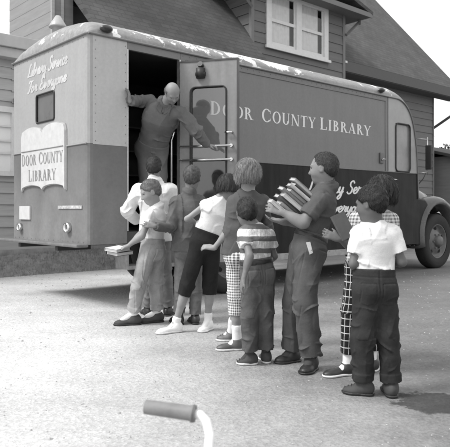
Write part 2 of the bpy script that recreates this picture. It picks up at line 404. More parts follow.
def smoothp(pts, n=5):
    o = []; Q = [pts[0]]+list(pts)+[pts[-1]]
    for i in range(1, len(Q)-2):
        p0, p1, p2, p3 = [np.array(q, float) for q in Q[i-1:i+3]]
        for k in range(n):
            t = k/n; o.append(.5*((2*p1)+(-p0+p2)*t+(2*p0-5*p1+4*p2-p3)*t*t+(-p0+3*p1-3*p2+p3)*t**3))
    o.append(np.array(pts[-1], float)); return o
def serif_polys(text, cap_first=True, small=.90):
    out = []; x = 0; first = True
    for ch in text:
        if ch == ' ': x += .55; first = True; continue
        g, adv = SER[ch]; s = 1 if (first or not cap_first) else small
        out += [[(x+px*s, py*s) for px, py in q] for q in g]; x += (adv+.08)*s; first = False
    return out, x
def script_polys(text, wd=.1, slant=.28):
    out = []; x = 0
    for ch in text:
        if ch == ' ': x += .35; continue
        ls, adv = SCR[ch]
        for l in ls:
            p = smoothp(l); p = [np.array([x+q[0]+slant*q[1], q[1]]) for q in p]
            L, Rr = [], []
            for i in range(len(p)):
                d = p[min(i+1, len(p)-1)]-p[max(i-1, 0)]; d = d/(np.linalg.norm(d)+1e-9); nn = np.array([-d[1], d[0]])
                w = wd*(.5+.28*abs(d[1])); L.append(p[i]+nn*w); Rr.append(p[i]-nn*w)
            out += [[tuple(Rr[i]), tuple(Rr[i+1]), tuple(L[i+1]), tuple(L[i])] for i in range(len(p)-1)]
        x += adv
    return out, x
def lettering(name, polys, fn, m, parent, label=None, step=.00004):
    """fn(a, b, lift) -> point; every stroke sits a hair above the last so none are coplanar"""
    mb = MB()
    for i, q in enumerate(polys):
        e = .002+step*(i % 60); mb.add([fn(a, b_, e) for a, b_ in q], [list(range(len(q)))])
    o = mb.build(name, m, parent)
    if label: o['label'] = label
    return o

# ================================================================== bookmobile
WHITE = M('sign_white', .52, .5, .12, 14)
PAINT_UP = paint('truck_grey', .165, .3, .26, .3, .05)
PAINT_PALE = paint('truck_pale_panel', .42, .2, .4, .4, .04)
PAINT_DARK = paint('truck_dark', .016, .03, .15, .3, .4, .12)
PAINT_REAR = paint('truck_grey_glare', .29, .5, .42, .5, .05)  # truck grey lightened: a stray-light veil painted into the rear colour
PAINT_DARK_GLARE = paint('truck_dark_glare', .10, .6, .26, .45, .06)  # truck dark lightened by the same painted veil of stray light
CHROME = plain('chrome', .7, .15, 1); STEEL = M('galvanised', .5, .35, .2, 20, metal=.8)
RUBBER = M('rubber', .03, .8, .3, 20, bump=.3, bscale=120, spec=.3); BLACK = M('black_iron', .02, .5, .3, 9)
LETTER = M('letter_white', .72, .6, .08, 30); LET_VEIL = M('letter_veiled', .46, .7, .25, 9)  # rear lettering is dulled to imitate a washed-out light veil
def roofmat():
    m, t, b = nodes('peeling_roof_paint'); v = coord(t)
    n = noise(t, coord(t, (1, 1, 1)), 4.2, 7, .68); n2 = noise(t, v, 30, 4)
    sep = N(t, 'ShaderNodeSeparateXYZ'); t.links.new(v, sep.inputs[0])
    pos = mul(t, ramp(t, sep.outputs['X'], .05, -.09, .6, .0), ramp(t, sep.outputs['X'], 1.2, 0, 2.2, .045), 'ADD'); pos = mul(t, pos, ramp(t, sep.outputs['X'], 3.2, .0, 4.0, -.10), 'ADD')
    hi = ramp(t, sep.outputs['Z'], 3.04, -.06, 3.14, .035)
    f = mul(t, mul(t, n, pos, 'ADD'), hi, 'ADD')
    f = ramp(t, f, .54, 0, .56, 1)
    base = ramp(t, noise(t, coord(t, (.6, 3, 3)), 4, 5), .3, .16, .7, .27)
    t.links.new(mixf(t, f, mul(t, base, ramp(t, n2, .3, .85, .7, 1.15)), .75), b.inputs['Base Color']); b.inputs['Roughness'].default_value = .45
    bumpn(t, b, mul(t, f, noise(t, v, 2, 2), 'ADD'), .3, .01); return m
ROOFM = roofmat()
GLASS = glassmat('window_glass', .85, .065); SEAL = plain('rubber_seal', .02, .6)

truck = empty('bookmobile', (OX, OY, 0), ANG)
tag(truck, 'grey and dark county bookmobile truck with rounded roof and its side door open', 'truck')
Wd = 2.0; TH = .04
G = [(5.9,3.03),(6.05,3.02),(6.23,2.95),(6.39,2.8),(6.5,2.58),(6.58,2.25),(6.62,1.9),(6.645,1.3)]
def side(y0, y1, near):
    up, dn = (PAINT_UP, PAINT_DARK)
    if near:
        b = MB(); b.box(.06, .497, y0, y1, 1.82, 3.03); o = b.build('upper_panel', PAINT_PALE, truck); o['label'] = 'pale upper panel between the rear corner and the doorway'
        b = MB(); b.box(.06, .497, y0, y1, .72, 1.817); b.build('lower_panel', PAINT_DARK_GLARE, truck)
        b = MB(); b.box(.5, 1.26, y0, y1, 2.93, 3.03); b.build('door_header', PAINT_UP, truck)
        s0 = 1.263
    else: s0 = .06
    b = MB(); b.box(s0, 5.70, y0, y1, 1.75, 3.03); b.build('upper_panel', up, truck)
    b = MB(); b.box(s0, 1.62, y0, y1, .42 if near else .72, 1.747); b.box(1.62, 2.66, y0, y1, 1.05, 1.747); b.box(2.66, 5.70, y0, y1, .49, 1.747); b.build('lower_panel', dn, truck)
    b = MB(); b.box(2.66, 5.70, y0-.012 if near else y0, y1 if near else y1+.012, .40, .487); b.build('sill', M('sill_grey', .3, .5, .3, 9), truck)
    # cab side: door with rounded window, cut to the curve of the front
    b = MB(); wx0, wx1, wz0, wz1 = 5.93, 6.38, 1.70, 2.60
    b.box(5.703, wx0, y0, y1, 1.75, 3.03); prism(b, [(wx0,wz1),(wx1,wz1),(6.5,2.58),(6.39,2.8),(6.23,2.95),(6.05,3.02),(wx0,3.03)], y0, y1)
    prism(b, [(wx1,1.75),(6.627,1.75),(6.62,1.9),(6.58,2.25),(6.5,2.58),(wx1,wz1)], y0, y1)
    b.build('cab_door', M('cab_paint', .30, .35, .15, 5), truck)
    b = MB(); b.box(5.703, 6.64, y0, y1, .49, 1.697 if False else 1.747); b.build('cab_lower_panel', dn, truck)
    b = MB(); b.box(wx0, wx1, (y0+y1)/2-.003, (y0+y1)/2+.003, 1.75, wz1); g = b.build('side_window', M('cab_glass_reflection', .24, .2, .3, 2), truck)  # pane colour greyed to imitate light reflected in the glass
    b = MB(); yy = y0-.008 if near else y1+.008
    loop = rounded(wx0, wx1, 1.77, wz1, .07); b.tube([(x, yy, z) for x, z in loop+[loop[0]]], .014, 6); b.build('window_seal', SEAL, g)
    return
def rounded(x0, x1, z0, z1, r, n=5):
    o = []
    for cx, cz, a0 in ((x1-r, z0+r, -90), (x1-r, z1-r, 0), (x0+r, z1-r, 90), (x0+r, z0+r, 180)):
        for i in range(n+1): a = math.radians(a0+90*i/n); o.append((cx+r*math.cos(a), cz+r*math.sin(a)))
    return o
side(0, TH, True); side(Wd-TH, Wd, False)
# rear wall with rounded corners (upper and lower), small window
def rearshell(z0, z1, name, m, hole=None):
    b = MB(); r = .06; prof = [(.06, .0)]+[(r-r*math.sin(math.radians(a)), r-r*math.cos(math.radians(a))) for a in (30,60,90)]
    pts = prof+([(0, hole[0]), (0, hole[1])] if hole else [])+[(x, Wd-y) for x, y in prof[::-1]]
    for i in range(len(pts)-1):
        (xa, ya), (xb, yb) = pts[i], pts[i+1]
        zs = [(z0, z1)]
        if hole and ya == hole[0] and yb == hole[1]: zs = [(z0, hole[2]), (hole[3], z1)]
        for za, zb in zs: b.add([(xa,ya,za),(xb,yb,za),(xb,yb,zb),(xa,ya,zb),(xa+.03,ya,za),(xb+.03,yb,za),(xb+.03,yb,zb),(xa+.03,ya,zb)], [(0,1,2,3),(4,7,6,5),(0,4,5,1),(3,2,6,7)], 0, False)
    return b.build(name, m, truck)
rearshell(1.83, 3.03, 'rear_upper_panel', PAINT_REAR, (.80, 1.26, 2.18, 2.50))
rearshell(.72, 1.827, 'rear_lower_panel', PAINT_DARK_GLARE)
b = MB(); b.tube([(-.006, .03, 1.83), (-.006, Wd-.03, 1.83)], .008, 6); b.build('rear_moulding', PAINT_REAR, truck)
b = MB(); b.box(.012, .018, .79, 1.27, 2.17, 2.51); g = b.build('rear_window', M('dim_glass', .13, .3, .2, 3), truck)
b = MB(); lp = rounded(.79, 1.27, 2.17, 2.51, .03); b.tube([(-.004, x, z) for x, z in lp+[lp[0]]], .012, 6); b.build('window_seal', SEAL, g)
# roof: swept along gutter line with a rounded edge
path = []; s_ = 0
base_pts = [(0,3.03)]+[(.02*i*i*.5, 3.03) for i in range(1, 5)]+[(.25,3.03),(.4,3.03),(.8,3.03),(1.6,3.03),(2.4,3.03),(3.2,3.03),(4,3.03),(4.8,3.03),(5.5,3.03)]
base_pts = sorted(set(base_pts))+[tuple(q) for q in smoothp(G, 4)]
cr = [0,.006,.02,.045,.08,.12,.16,.2,.3,.5,.8,1.0]; ws = cr+[2-x for x in cr[::-1][1:]]
vs = []
for i, (x, z) in enumerate(base_pts):
    p0 = base_pts[max(i-1, 0)]; p1 = base_pts[min(i+1, len(base_pts)-1)]
    d = np.array([p1[0]-p0[0], p1[1]-p0[1]]); d /= np.linalg.norm(d)+1e-9; nx, nz = -d[1], d[0]
    if nz < 0 or nx < 0: nx, nz = abs(nx), abs(nz)
    sc = math.sqrt(max(0, 1-(1-min(x, .22)/.22)**2))
    fr = 1-.55*min(1, max(0, (x-5.9)/.6))
    for w in ws:
        e = min(w, 2-w); bu = (.155*math.sqrt(max(0, 1-(1-min(e, .2)/.2)**2))+.13*math.sin(math.pi*w/2)*min(1, e/.2))*sc*fr
        vs.append((x+nx*bu, w, z+nz*bu))
nW = len(ws); b = MB()
b.add(vs, [(i*nW+k, i*nW+k+1, (i+1)*nW+k+1, (i+1)*nW+k) for i in range(len(base_pts)-1) for k in range(nW-1)], 0, True)
b.build('roof', ROOFM, truck)
b = MB()   # drip rail
rail = [(x, -.012, z-.006) for x, z in base_pts]; b.tube(rail, .013, 6); b.tube([(x, Wd+.012, z) for x, y, z in rail], .013, 6)
b.tube([(.02,-.012,3.024),(-.014,.02,3.024),(-.014,Wd-.02,3.024),(.02,Wd+.012,3.024)], .013, 6)
b.build('drip_rail', PAINT_UP, truck)
b = MB()
for x in [1.30+.11*i for i in range(39)]: b.tube([(x, -.001, 2.985), (x, -.005, 2.985)], .006, 6)
for x in [2.72+.14*i for i in range(28)]: b.tube([(x, -.013, .47), (x, -.016, .47)], .006, 6)
for z in [1.86+.1*i for i in range(12)]: b.tube([(.475, -.001, z), (.475, -.004, z)], .005, 6); b.tube([(.09, -.001, z), (.09, -.004, z)], .005, 6)
for y in [.1+.12*i for i in range(16)]: b.tube([(-.001, y, 2.99), (-.004, y, 2.99)], .005, 6); b.tube([(-.001, y, .745), (-.004, y, .745)], .005, 6)
b.build('rivets', PAINT_UP, truck)
b = MB()   # upper side-panel beading
for z in (2.94,): b.tube([(1.35, -.004, z), (5.62, -.004, z)], .007, 6)
for x in (1.35, 5.62, 5.70): b.tube([(x, -.004, 1.76), (x, -.004, 2.94 if x < 5.65 else 3.02)], .006, 6)
b.tube([(1.27, -.006, 1.75), (6.62, -.006, 1.75)], .008, 6); b.build('moulding', PAINT_UP, truck)
# front face, windscreen, hood
b = MB(); b.box(6.60, 6.64, .05, 1.95, .9, 1.62); b.build('cowl', PAINT_DARK, truck)
ws_ = MB(); ws_.add([(6.74,.25,1.65),(6.74,1.75,1.65),(6.70,1.7,2.35),(6.70,.3,2.35)], [(0,1,2,3)]); ws_.build('windscreen', M('dim_windscreen', .05, .1, .1, 3), truck)
def loft(mb, secs, mi=0, close=True):
    n = len(secs[0]); vs = [p for s in secs for p in s]
    fs = [(i*n+k, i*n+(k+1) % n, (i+1)*n+(k+1) % n, (i+1)*n+k) for i in range(len(secs)-1) for k in range(n if close else n-1)]
    mb.add(vs, fs, mi, True); m = len(mb.v)-len(vs)
    for q in (list(range(n))[::-1], [(len(secs)-1)*n+k for k in range(n)]): mb.f.append([m+i for i in q]); mb.mi.append(mi); mb.sm.append(True)
HOODM = paint('hood_enamel', .065, .15, .3, .12, .15)
b = MB(); secs = []
for x, hw, zt, zb in ((6.63,.62,1.60,.75),(6.9,.60,1.62,.75),(7.3,.55,1.60,.75),(7.7,.50,1.56,.72),(8.0,.46,1.48,.72),(8.12,.40,1.36,.74)):
    secs.append([(x, 1+hw*math.copysign(abs(math.cos(a))**.6, math.cos(a)), (zt+zb)/2+(zt-zb)/2*math.copysign(abs(math.sin(a))**.6, math.sin(a))) for a in [2*math.pi*k/24 for k in range(24)]])
loft(b, secs); b.build('hood', HOODM, truck)
for sgn, y0 in ((1, .0), (-1, Wd)):
    b = MB(); secs = []
    n = 18
    for i in range(n+1):     # fender arches over the wheel, from the cab step to the nose
        a = math.radians(200-210*i/n); cx, cz = 7.44, .64
        ri = .57; xo = cx+ri*math.cos(a); zo = cz+ri*math.sin(a)
        if zo < .42: zo = .42
        sec = []
        for w, h in ((0,0),(-.02,.03),(0,.09),(.06,.135),(.18,.16),(.36,.13),(.46,.05),(.46,0)):
            sec.append((cx+(ri+h)*math.cos(a), y0+sgn*(w-.0), cz+(ri+h)*math.sin(a)))
        secs.append(sec)
    loft(b, secs); b.build('fender', HOODM if sgn > 0 else HOODM, truck)
    b = MB(); prism(b, [(6.645,.45),(6.92,.45),(6.94,.8),(7.02,1.02),(7.12,1.14),(6.98,1.30),(6.645,1.34)], y0+sgn*.03, y0+sgn*.42); b.build('fender_apron', PAINT_DARK, truck, bevel=.04)
    b = MB(); Mx = Matrix.Translation((8.02, y0+sgn*.28, 1.05)) @ Matrix.Rotation(math.radians(90), 4, 'Y')
    b.lathe([(0,.12),(.05,.11),(.09,.07),(.1,.0),(.09,-.12),(.04,-.2),(0,-.22)], Mx, 20); b.build('headlight', CHROME, truck)
b = MB(); b.tube([(6.66,.18,1.38),(6.72,-.06,1.66),(6.98,-.04,1.92)], .009, 6); b.build('antenna_rod', BLACK, truck)
b = MB(); b.tube([(7.3,.47,1.55),(7.3,.47,1.68)], .015, 8); b.lathe([(0,.07),(.035,.065),(.06,.04),(.065,.0),(.055,-.03),(.03,-.06),(0,-.07)], Matrix.Translation((7.3,.47,1.73)) @ Matrix.Rotation(math.radians(90), 4, 'Y'), 18); b.build('spot_lamp', CHROME, truck)
# wheels
TYRE = [(.31,-.105),(.36,-.12),(.43,-.125),(.475,-.105),(.49,-.07),(.49,.07),(.475,.105),(.43,.125),(.36,.12),(.31,.105)]
def wheel(x, y, sgn, dual=False):
    r = empty('wheel', (x, y, .51)); r.parent = truck; r.scale = (1.05,1,1.05)
    if dual:
        for dy in (0, .27):
            b = MB(); b.lathe(TYRE, Matrix.Translation((0, sgn*dy, 0)) @ Matrix.Rotation(math.radians(90), 4, 'X'), 36); b.build('tyre', RUBBER, r)
    else:
        b = MB(); b.lathe(TYRE, Matrix.Rotation(math.radians(90), 4, 'X'), 40)
        b.build('tyre', RUBBER, r)
    Mx = Matrix.Rotation(math.radians(90*sgn), 4, 'X')
    b = MB(); b.lathe([(.315,.09),(.30,.10),(.285,.085),(.275,.03),(.24,.02),(.19,.05),(.16,.075),(.1,.08)], Mx, 36)
    for k in range(5): pass
    b.lathe([(.1,.08),(.1,.13),(.085,.16),(.05,.17),(0,.172)], Mx, 20)
    for k in range(6):
        a = k*math.pi/3; c = Mx @ Vector((.135*math.cos(a), .135*math.sin(a), .075)); d = Mx @ Vector((.135*math.cos(a), .135*math.sin(a), .105)); b.tube([c, d], .016, 6)
    b.build('rim', M('rim_grey', .12, .5, .4, 9), r)
    b = MB()
    for k in range(5):
        a = k*2*math.pi/5+.3
        vs = []
        c = [Mx @ Vector(((.222+.034*math.cos(q)*1.0)*math.cos(a+.17*math.sin(q)), (.222+.034*math.cos(q))*math.sin(a+.17*math.sin(q)), .044-.0*q)) for q in [2*math.pi*i/12 for i in range(12)]]
        b.add(c, [list(range(12))])
    b.build('hand_hole', plain('hole_dark', .005, .9), r)
wheel(7.44, .15, 1); wheel(7.44, Wd-.15, -1); wheel(2.14, .15, 1, True); wheel(2.14, Wd-.15, -1, True)
# underbody, floor, step well, lining
b = MB()
for y in (.6, 1.4): b.box(1.7, 8.0, y-.05, y+.05, .55, .70)
for x in (2.14, 3.4, 5.0, 7.5): b.box(x-.05, x+.05, .3, 1.7, .48, .58)
b.build('chassis', BLACK, truck)
FLOORM = M('ribbed_floor', .06, .6, .3, 9)
b = MB(); b.box(.05, 6.6, .05, Wd-.05, .715, .85); b.build('floor', FLOORM, truck)
b = MB(); b.box(.5, 1.26, -.02, .25, .42, .46); b.box(.5, .52, .0, .25, .46, .71); b.box(1.24, 1.26, .0, .25, .46, .71); b.build('entry_step', M('step_plate', .25, .5, .3, 20), truck)
LIN = M('lining_board', .07, .7, .3, 4)
b = MB(); b.box(.05, 6.55, Wd-.07, Wd-.045, .86, 3.0); b.box(.045, .06, .05, Wd-.08, .86, 3.0); b.box(.07, 6.0, .05, Wd-.08, 3.0, 3.02); b.build('lining', LIN, truck)
b = MB()
for z in (.9, 1.25, 1.6, 1.95, 2.3, 2.65): b.box(1.3, 5.4, 1.68, 1.92, z, z+.02)
for x in (1.3, 2.3, 3.3, 4.3, 5.38): b.box(x, x+.02, 1.67, 1.93, .86, 2.9)
b.box(.5, 1.2, 1.5, 1.92, .86, 1.75); b.build('bookcase', M('shelf_wood', .12, .6, .3, 3, (1,1,8)), truck)
b = MB(); b.tube([(1.17,.06,.9),(1.17,.06,1.95),(1.2,.04,2.05)], .013, 8); b.build('grab_pole', CHROME, truck)
b = MB(); b.box(.497, .512, -.006, .05, .86, 2.93); b.box(1.245, 1.262, -.006, .05, .86, 2.93); b.build('door_jamb', STEEL, truck)
# rear bumper step
b = MB(); b.box(-.15, -.003, -.02, Wd+.1, .695, .73); b.build('bumper', M('bumper_grey', .15, .6, .25, 12), truck, bevel=.012)
for y in (.5, 1.5): boxo('bumper_bracket', BLACK, truck, -.12, .3, y-.03, y+.03, .64, .69)
# rear script, window sign, plate, lamps
rearf = lambda y0, z0, s: (lambda a, b_, e: (-e-.001, y0-a*s, z0+b_*s))
sidef = lambda x0, z0, sx, s: (lambda a, b_, e: (x0+a*sx, -e, z0+b_*s))
p, w = script_polys('Library Service', .13); lettering('script_lettering', p, (lambda a, b_, e: (-e, 1.53-a*(1.05/w), 2.775+b_*.15)), LET_VEIL, truck, 'white script lettering at the top of the rear face')
p, w = script_polys('For Everyone', .13); lettering('script_lettering', p, (lambda a, b_, e: (-e, 1.53-a*(1.03/w), 2.575+b_*.14)), LET_VEIL, truck, 'second line of white script on the rear face')
sg = []   # open-book shaped board
yL, yR = 1.66, .49; ym = (yL+yR)/2
def edge(u): return .055*math.sin(math.pi*min(1, abs(u)))**.8-(.05 if abs(u) > .985 else 0)-.03*math.exp(-(u/.05)**2)
top = [(ym-(yL-yR)/2*u, 2.07+edge(u)) for u in np.linspace(-1, 1, 41)]; bot = [(ym-(yL-yR)/2*u, 1.37+.7*edge(u)) for u in np.linspace(1, -1, 41)]
b = MB(); prismx(b, top+bot, -.03, -.002); sign = b.build('book_sign', WHITE, truck); sign['label'] = 'white open-book shaped board on the rear face'
b = MB(); ins = [(ym+(y-ym)*1.03, 1.73+(z-1.73)*1.03) for y, z in top+bot]; prismx(b, ins, -.012, -.001); b.build('sign_border', M('sign_edge', .35, .5, .15, 9), truck)
b = MB(); b.tube([(-.034, yL-.02, 1.835), (-.034, yR+.02, 1.835)], .006, 6); b.build('sign_rule', M('sign_line', .25, .5), sign)
LET2 = M('letter_grey', .22, .6, .15, 30)  # letter tone brought close to the board's, imitating a light veil
p, w = serif_polys('DOOR COUNTY'); lettering('lettering', p, (lambda a, b_, e: (-.03-e, 1.63-a*(1.12/w), 1.655+b_*.145)), LET2, sign)
p, w = serif_polys('LIBRARY'); lettering('lettering', p, (lambda a, b_, e: (-.03-e, 1.44-a*(.76/w), 1.455+b_*.145)), LET2, sign)
boxo('number_plate', M('plate', .55, .5, .1, 20), truck, -.02, -.003, 1.43, 1.74, .98, 1.15)
def lamp(name, x, y, z, r, m, ax):
    b = MB(); Mx = Matrix.Translation((x, y, z)) @ ax
    b.lathe([(0,.03),(r*.55,.028),(r*.6,.02)], Mx, 18); o = b.build(name, m, truck); b = MB()
    b.lathe([(r*.62,.02),(r*.7,.045),(r*.95,.045),(r,.02),(r*1.02,0)], Mx, 18); b.build('lamp_ring', CHROME, o)
REARM = Matrix.Rotation(math.radians(-90), 4, 'Y')
lamp('tail_lamp', -.003, .43, .90, .06, plain('lamp_glass', .1, .1), REARM); lamp('tail_lamp', -.003, 1.72, .88, .05, plain('lamp_glass2', .1, .1), REARM)
b = MB(); b.box(-.012, -.002, .12, .68, 1.115, 1.15); b.build('rear_strip', M('strip', .45, .5, .6, 40), truck)
for x in (.22, 5.49):
    b = MB(); Mx = Matrix.Translation((x, .03, 3.115)) @ Matrix.Rotation(math.radians(60), 4, 'X')
    b.lathe([(0,.06),(.03,.055),(.045,.035),(.05,0)], Matrix.Translation((x, .0, 3.10)) @ Matrix.Rotation(math.radians(75), 4, 'X') @ Matrix.Diagonal((1.6,.8,1,1)), 14); b.build('marker_lamp', M('dark_lens', .03, .3), truck)
b = MB(); Mx = Matrix.Translation((.30, 1.30, 3.28)); b.lathe([(.07,-.08),(.07,.14),(.115,.14),(.11,.16),(.03,.29),(.0,.30)], Mx, 20); b.build('roof_vent', M('vent_metal', .34, .4, .15, 20), truck)
# side lettering
def word(txt, x0, x1, z0, h):
    p, w = serif_polys(txt); lettering('lettering', p, (lambda a, b_, e: (x0+a*(x1-x0)/w, -e, z0+b_*h)), LETTER, truck)
SX = .13
word('DOOR', 1.735, 2.51, 2.315, .175); word('COUNTY', 2.66, 3.82, 2.315, .18); word('LIBRARY', 3.90, 5.22, 2.315, .18)
p, w = script_polys('Library Service', .09); lettering('script_lettering', p, (lambda a, b_, e: (3.60+a*(1.73/w), -e, 1.36+b_*.20)), LETTER, truck, 'white script lettering on the dark lower side')
p, w = script_polys('For Everyone', .09); lettering('script_lettering', p, (lambda a, b_, e: (3.565+a*(1.45/w), -e, 1.065+b_*.18)), LETTER, truck, 'second line of white script on the dark lower side')
b = MB(); b.box(5.44, 5.54, -.03, -.002, 1.88, 2.06); b.build('latch_plate', M('latch', .12, .5), truck, bevel=.01)
b = MB(); b.tube([(5.47,-.03,1.93),(5.47,-.06,1.95),(5.53,-.06,1.95)], .01, 6); b.build('latch_handle', CHROME, truck)
b = MB(); b.tube([(5.78,-.005,1.62),(5.78,-.05,1.62),(5.92,-.05,1.62),(5.92,-.005,1.62)], .011, 6); b.build('cab_door_handle', CHROME, truck)
b = MB(); b.tube([(6.62,0,2.38),(6.70,-.16,2.36)], .01, 6); b.tube([(6.63,0,1.75),(6.70,-.16,1.78)], .01, 6); b.tube([(6.70,-.16,2.40),(6.70,-.16,1.72)], .009, 6); o = b.build('mirror_arm', STEEL, truck)
b = MB(); b.box(6.685, 6.715, -.24, -.12, 1.82, 2.26); b.build('mirror', BLACK, o, bevel=.012)
# open side door
door = empty('side_door', (1.262, -.006, 0), math.radians(-58.2)); door.parent = truck; door['label'] = 'open side door with a tall rounded window and two grab bars'
DL, z0, z1 = .728, .48, 2.90; a0, a1, c0, c1 = .135, .585, 1.12, 2.58
DM = paint('door_paint', .22, .15, .3, .35, .15)
b = MB(); panel_with_hole(b, 0, DL, z0, z1, a0, a1, c0, c1, -.022, .022)
rr = .06
for cx, cz, a_ in ((a1-rr, c1-rr, 0), (a0+rr, c1-rr, 90), (a0+rr, c0+rr, 180), (a1-rr, c0+rr, 270)):
    arcp = [(cx+rr*math.cos(math.radians(a_+90*i/6)), cz+rr*math.sin(math.radians(a_+90*i/6))) for i in range(7)]
    corner = (cx+rr*(1 if a_ in (0, 270) else -1), cz+rr*(1 if a_ in (0, 90) else -1))
    for i in range(6): prism(b, [corner, arcp[i], arcp[i+1]], -.0215, .0215)
b.build('door_panel', DM, door)
b = MB(); b.box(a0+.002, a1-.002, -.003, .003, c0+.002, c1-.002); b.build('door_glass', GLASS, door)
lp = rounded(a0, a1, c0, c1, rr); b = MB(); b.tube([(x, -.026, z) for x, z in lp+[lp[0]]], .011, 6); b.tube([(x, .026, z) for x, z in lp+[lp[0]]], .011, 6); b.build('window_seal', SEAL, door)
b = MB(); b.box(DL-.012, DL+.006, -.03, .03, z0, z1+.004); b.box(0, DL-.012, -.03, .03, z1-.015, z1+.004); b.build('door_edge', M('edge_dark', .05, .5, .2, 8), door)
for z in (1.865, 1.70):
    b = MB(); b.tube([(.0,-.06,z),(.66,-.06,z)], .012, 8); b.tube([(.03,-.02,z),(.03,-.06,z)], .014, 6); b.tube([(.655,-.02,z),(.655,-.064,z)], .02, 8); b.build('grab_bar', CHROME, door)
b = MB(); b.tube([(.66,-.02,2.02),(.66,-.06,2.02),(.58,-.065,2.02)], .013, 8); b.build('door_handle', CHROME, door)
b = MB(); b.tube([(.27,-.045,2.80),(.27,-.045,2.68)], [.055,.055], 14); b.tube([(.21,-.045,2.73),(.33,-.045,2.73)], .028, 10); b.tube([(.27,-.02,2.83),(.27,-.07,2.85)], .035, 10); b.build('door_light', BLACK, door)

# ================================================================== house behind the truck
ROOFS = brickmat('roof_shingles', .068, .24, .11, .010, .05, .13, 'XZ', .008)
SIDE = boards('siding_paint', .14); SIDE2 = boards('annex_siding', .36); TRIM = M('trim_white', .62, .5, .1, 10); TRIMG = M('trim_grey', .15, .6, .15, 6)
PANE = M('window_pane', .10, .08, .2, 2); CURT = cloth('curtain', .6, .08, wr=.9)
def siding(mb, x0, x1, z0, z1, y, h=.24, lap=.022, ztop=None):
    z = z0
    while z < z1-1e-3:
        zt = min(z+h, z1)
        mb.add([(x0,y-lap,z),(x1,y-lap,z),(x1,y,zt),(x0,y,zt),(x0,y,z),(x1,y,z)], [(0,1,2,3),(0,4,5,1)]); z += h
house = empty('shingled_house', (OX, OY, 0), ANG); tag(house, 'dark shingled house with steep roof and dormer rising behind the bookmobile', 'house')
HW = 5.5; HR = 16.8; EV = 5.42; SL = 1.144
b = MB(); siding(b, 2.36, HR, .45, 5.3, HW); b.box(2.36, HR, HW+.002, HW+.1, .45, 5.3); b.box(5.6, 5.7, 7.25, 14.5, .45, 5.6); b.box(2.36, 5.6, 7.15, 7.25, .45, 7.7)
# right-hand end wall with its gable
xr = HR; vs = [(xr,HW,.45),(xr,HW+9,.45),(xr,HW+9,5.6),(xr,HW+4.5,10.6),(xr,HW,5.6)]; b.add(vs, [(0,1,2,3,4)]); b.add([(5.6,7.25,5.6),(5.6,14.5,5.6),(5.6,10,10.6),(5.6,7.25,7.9)], [(0,1,2,3)])
b.build('wall', SIDE, house)
boxo('foundation', M('foundation_stone', .22, .9, .4, 7, bump=.6, bscale=16, bdist=.02), house, 2.36, HR+.02, HW-.05, HW+1.7, -.05, .45)
b = MB(); b.box(HR-.02, HR+.03, HW-.045, HW+.06, .45, 5.3); b.build('corner_board', TRIMG, house)
def roofz(y): return EV+SL*(y-5.0)
DX0_ = 7.22; yr = 9.9; x0, x1 = 1.35, 17.95; b = MB(); tk = .12
def slab(mb, p, n, t):
    q = [Vector(a) for a in p]; k = [a-Vector(n)*t for a in q]; m = len(q)
    mb.add(q+k, [list(range(m)), list(range(2*m-1, m-1, -1))]+[(i, (i+1) % m, (i+1) % m+m, i+m) for i in range(m)])
nn = Vector((0, -SL, 1)).normalized()
slab(b, [(2.57,5.0,EV),(x1,5.0,EV),(x1,7.25,roofz(7.25)),(2.57,7.25,roofz(7.25))], nn, tk); slab(b, [(5.5,7.252,roofz(7.252)),(x1,7.252,roofz(7.252)),(x1,yr,roofz(yr)),(5.5,yr,roofz(yr))], nn, tk); x0 = 5.5
nb = Vector((0, SL, 1)).normalized(); slab(b, [(x0,yr+.001,roofz(yr)),(x1,yr+.001,roofz(yr)),(x1,2*yr-5,EV),(x0,2*yr-5,EV)], nb, tk)
roof = b.build('roof', ROOFS, house)
b = MB(); slab(b, [(2.60,4.1,roofz(4.1)),(DX0_,4.1,roofz(4.1)),(DX0_,4.998,roofz(4.998)),(2.44,4.998,roofz(4.998))], nn, tk); b.build('porch_roof', ROOFS, roof)
b = MB(); b.box(DX0_+.01, x1, 4.965, 4.998, EV-.32, EV-.02); b.box(DX0_+.01, x1-.04, 5.0, HW-.03, EV-.34, EV-.30); b.build('fascia', M('fascia_dark', .085, .7, .15, 5), roof)
b = MB(); slab(b, [(x1+.003,5.0,EV-.02),(x1+.035,5.0,EV-.02),(x1+.035,yr,roofz(yr)-.02),(x1+.003,yr,roofz(yr)-.02)], nn, .22); b.build('rake_board', TRIMG, roof)
# dormer
dm = empty('dormer', (0,0,0)); dm.parent = house
DX0, DX1, DY = 7.30, 10.95, 4.95; DT = 6.95
WX0, WX1, WZ0, WZ1 = 7.78, 10.22, 5.22, 6.72
b = MB(); siding(b, DX0, WX0, 4.5, DT+.3, DY, .26); siding(b, WX1, DX1, 4.5, DT+.3, DY, .26); siding(b, WX0, WX1, 4.5, WZ0, DY, .26); siding(b, WX0, WX1, WZ1, DT+.3, DY, .26)
b.build('dormer_wall', SIDE, dm)
for x, s in ((DX0, -1), (DX1, 1)):
    b = MB(); z = 5.2
    while z < DT+.2:
        ya = max(DY, 5.0+(z-EV)/SL); yb = 5.0+(z+.26-EV)/SL
        b.add([(x+s*.022, DY+.05, z), (x+s*.022, max(ya, DY+.06)+.05, z), (x, max(yb, DY+.06)+.05, z+.26), (x, DY+.05, z+.26)], [(0,1,2,3)]); z += .26
    b.build('cheek', SIDE, dm)
for x in (DX0, DX1): boxo('corner_board', TRIMG, dm, x-.05, x+.05, DY-.035, DY+.06, 4.5, DT+.2)
win = empty('window', (0,0,0)); win.parent = dm
b = MB(); y = DY-.05; xm = (WX0+WX1)/2
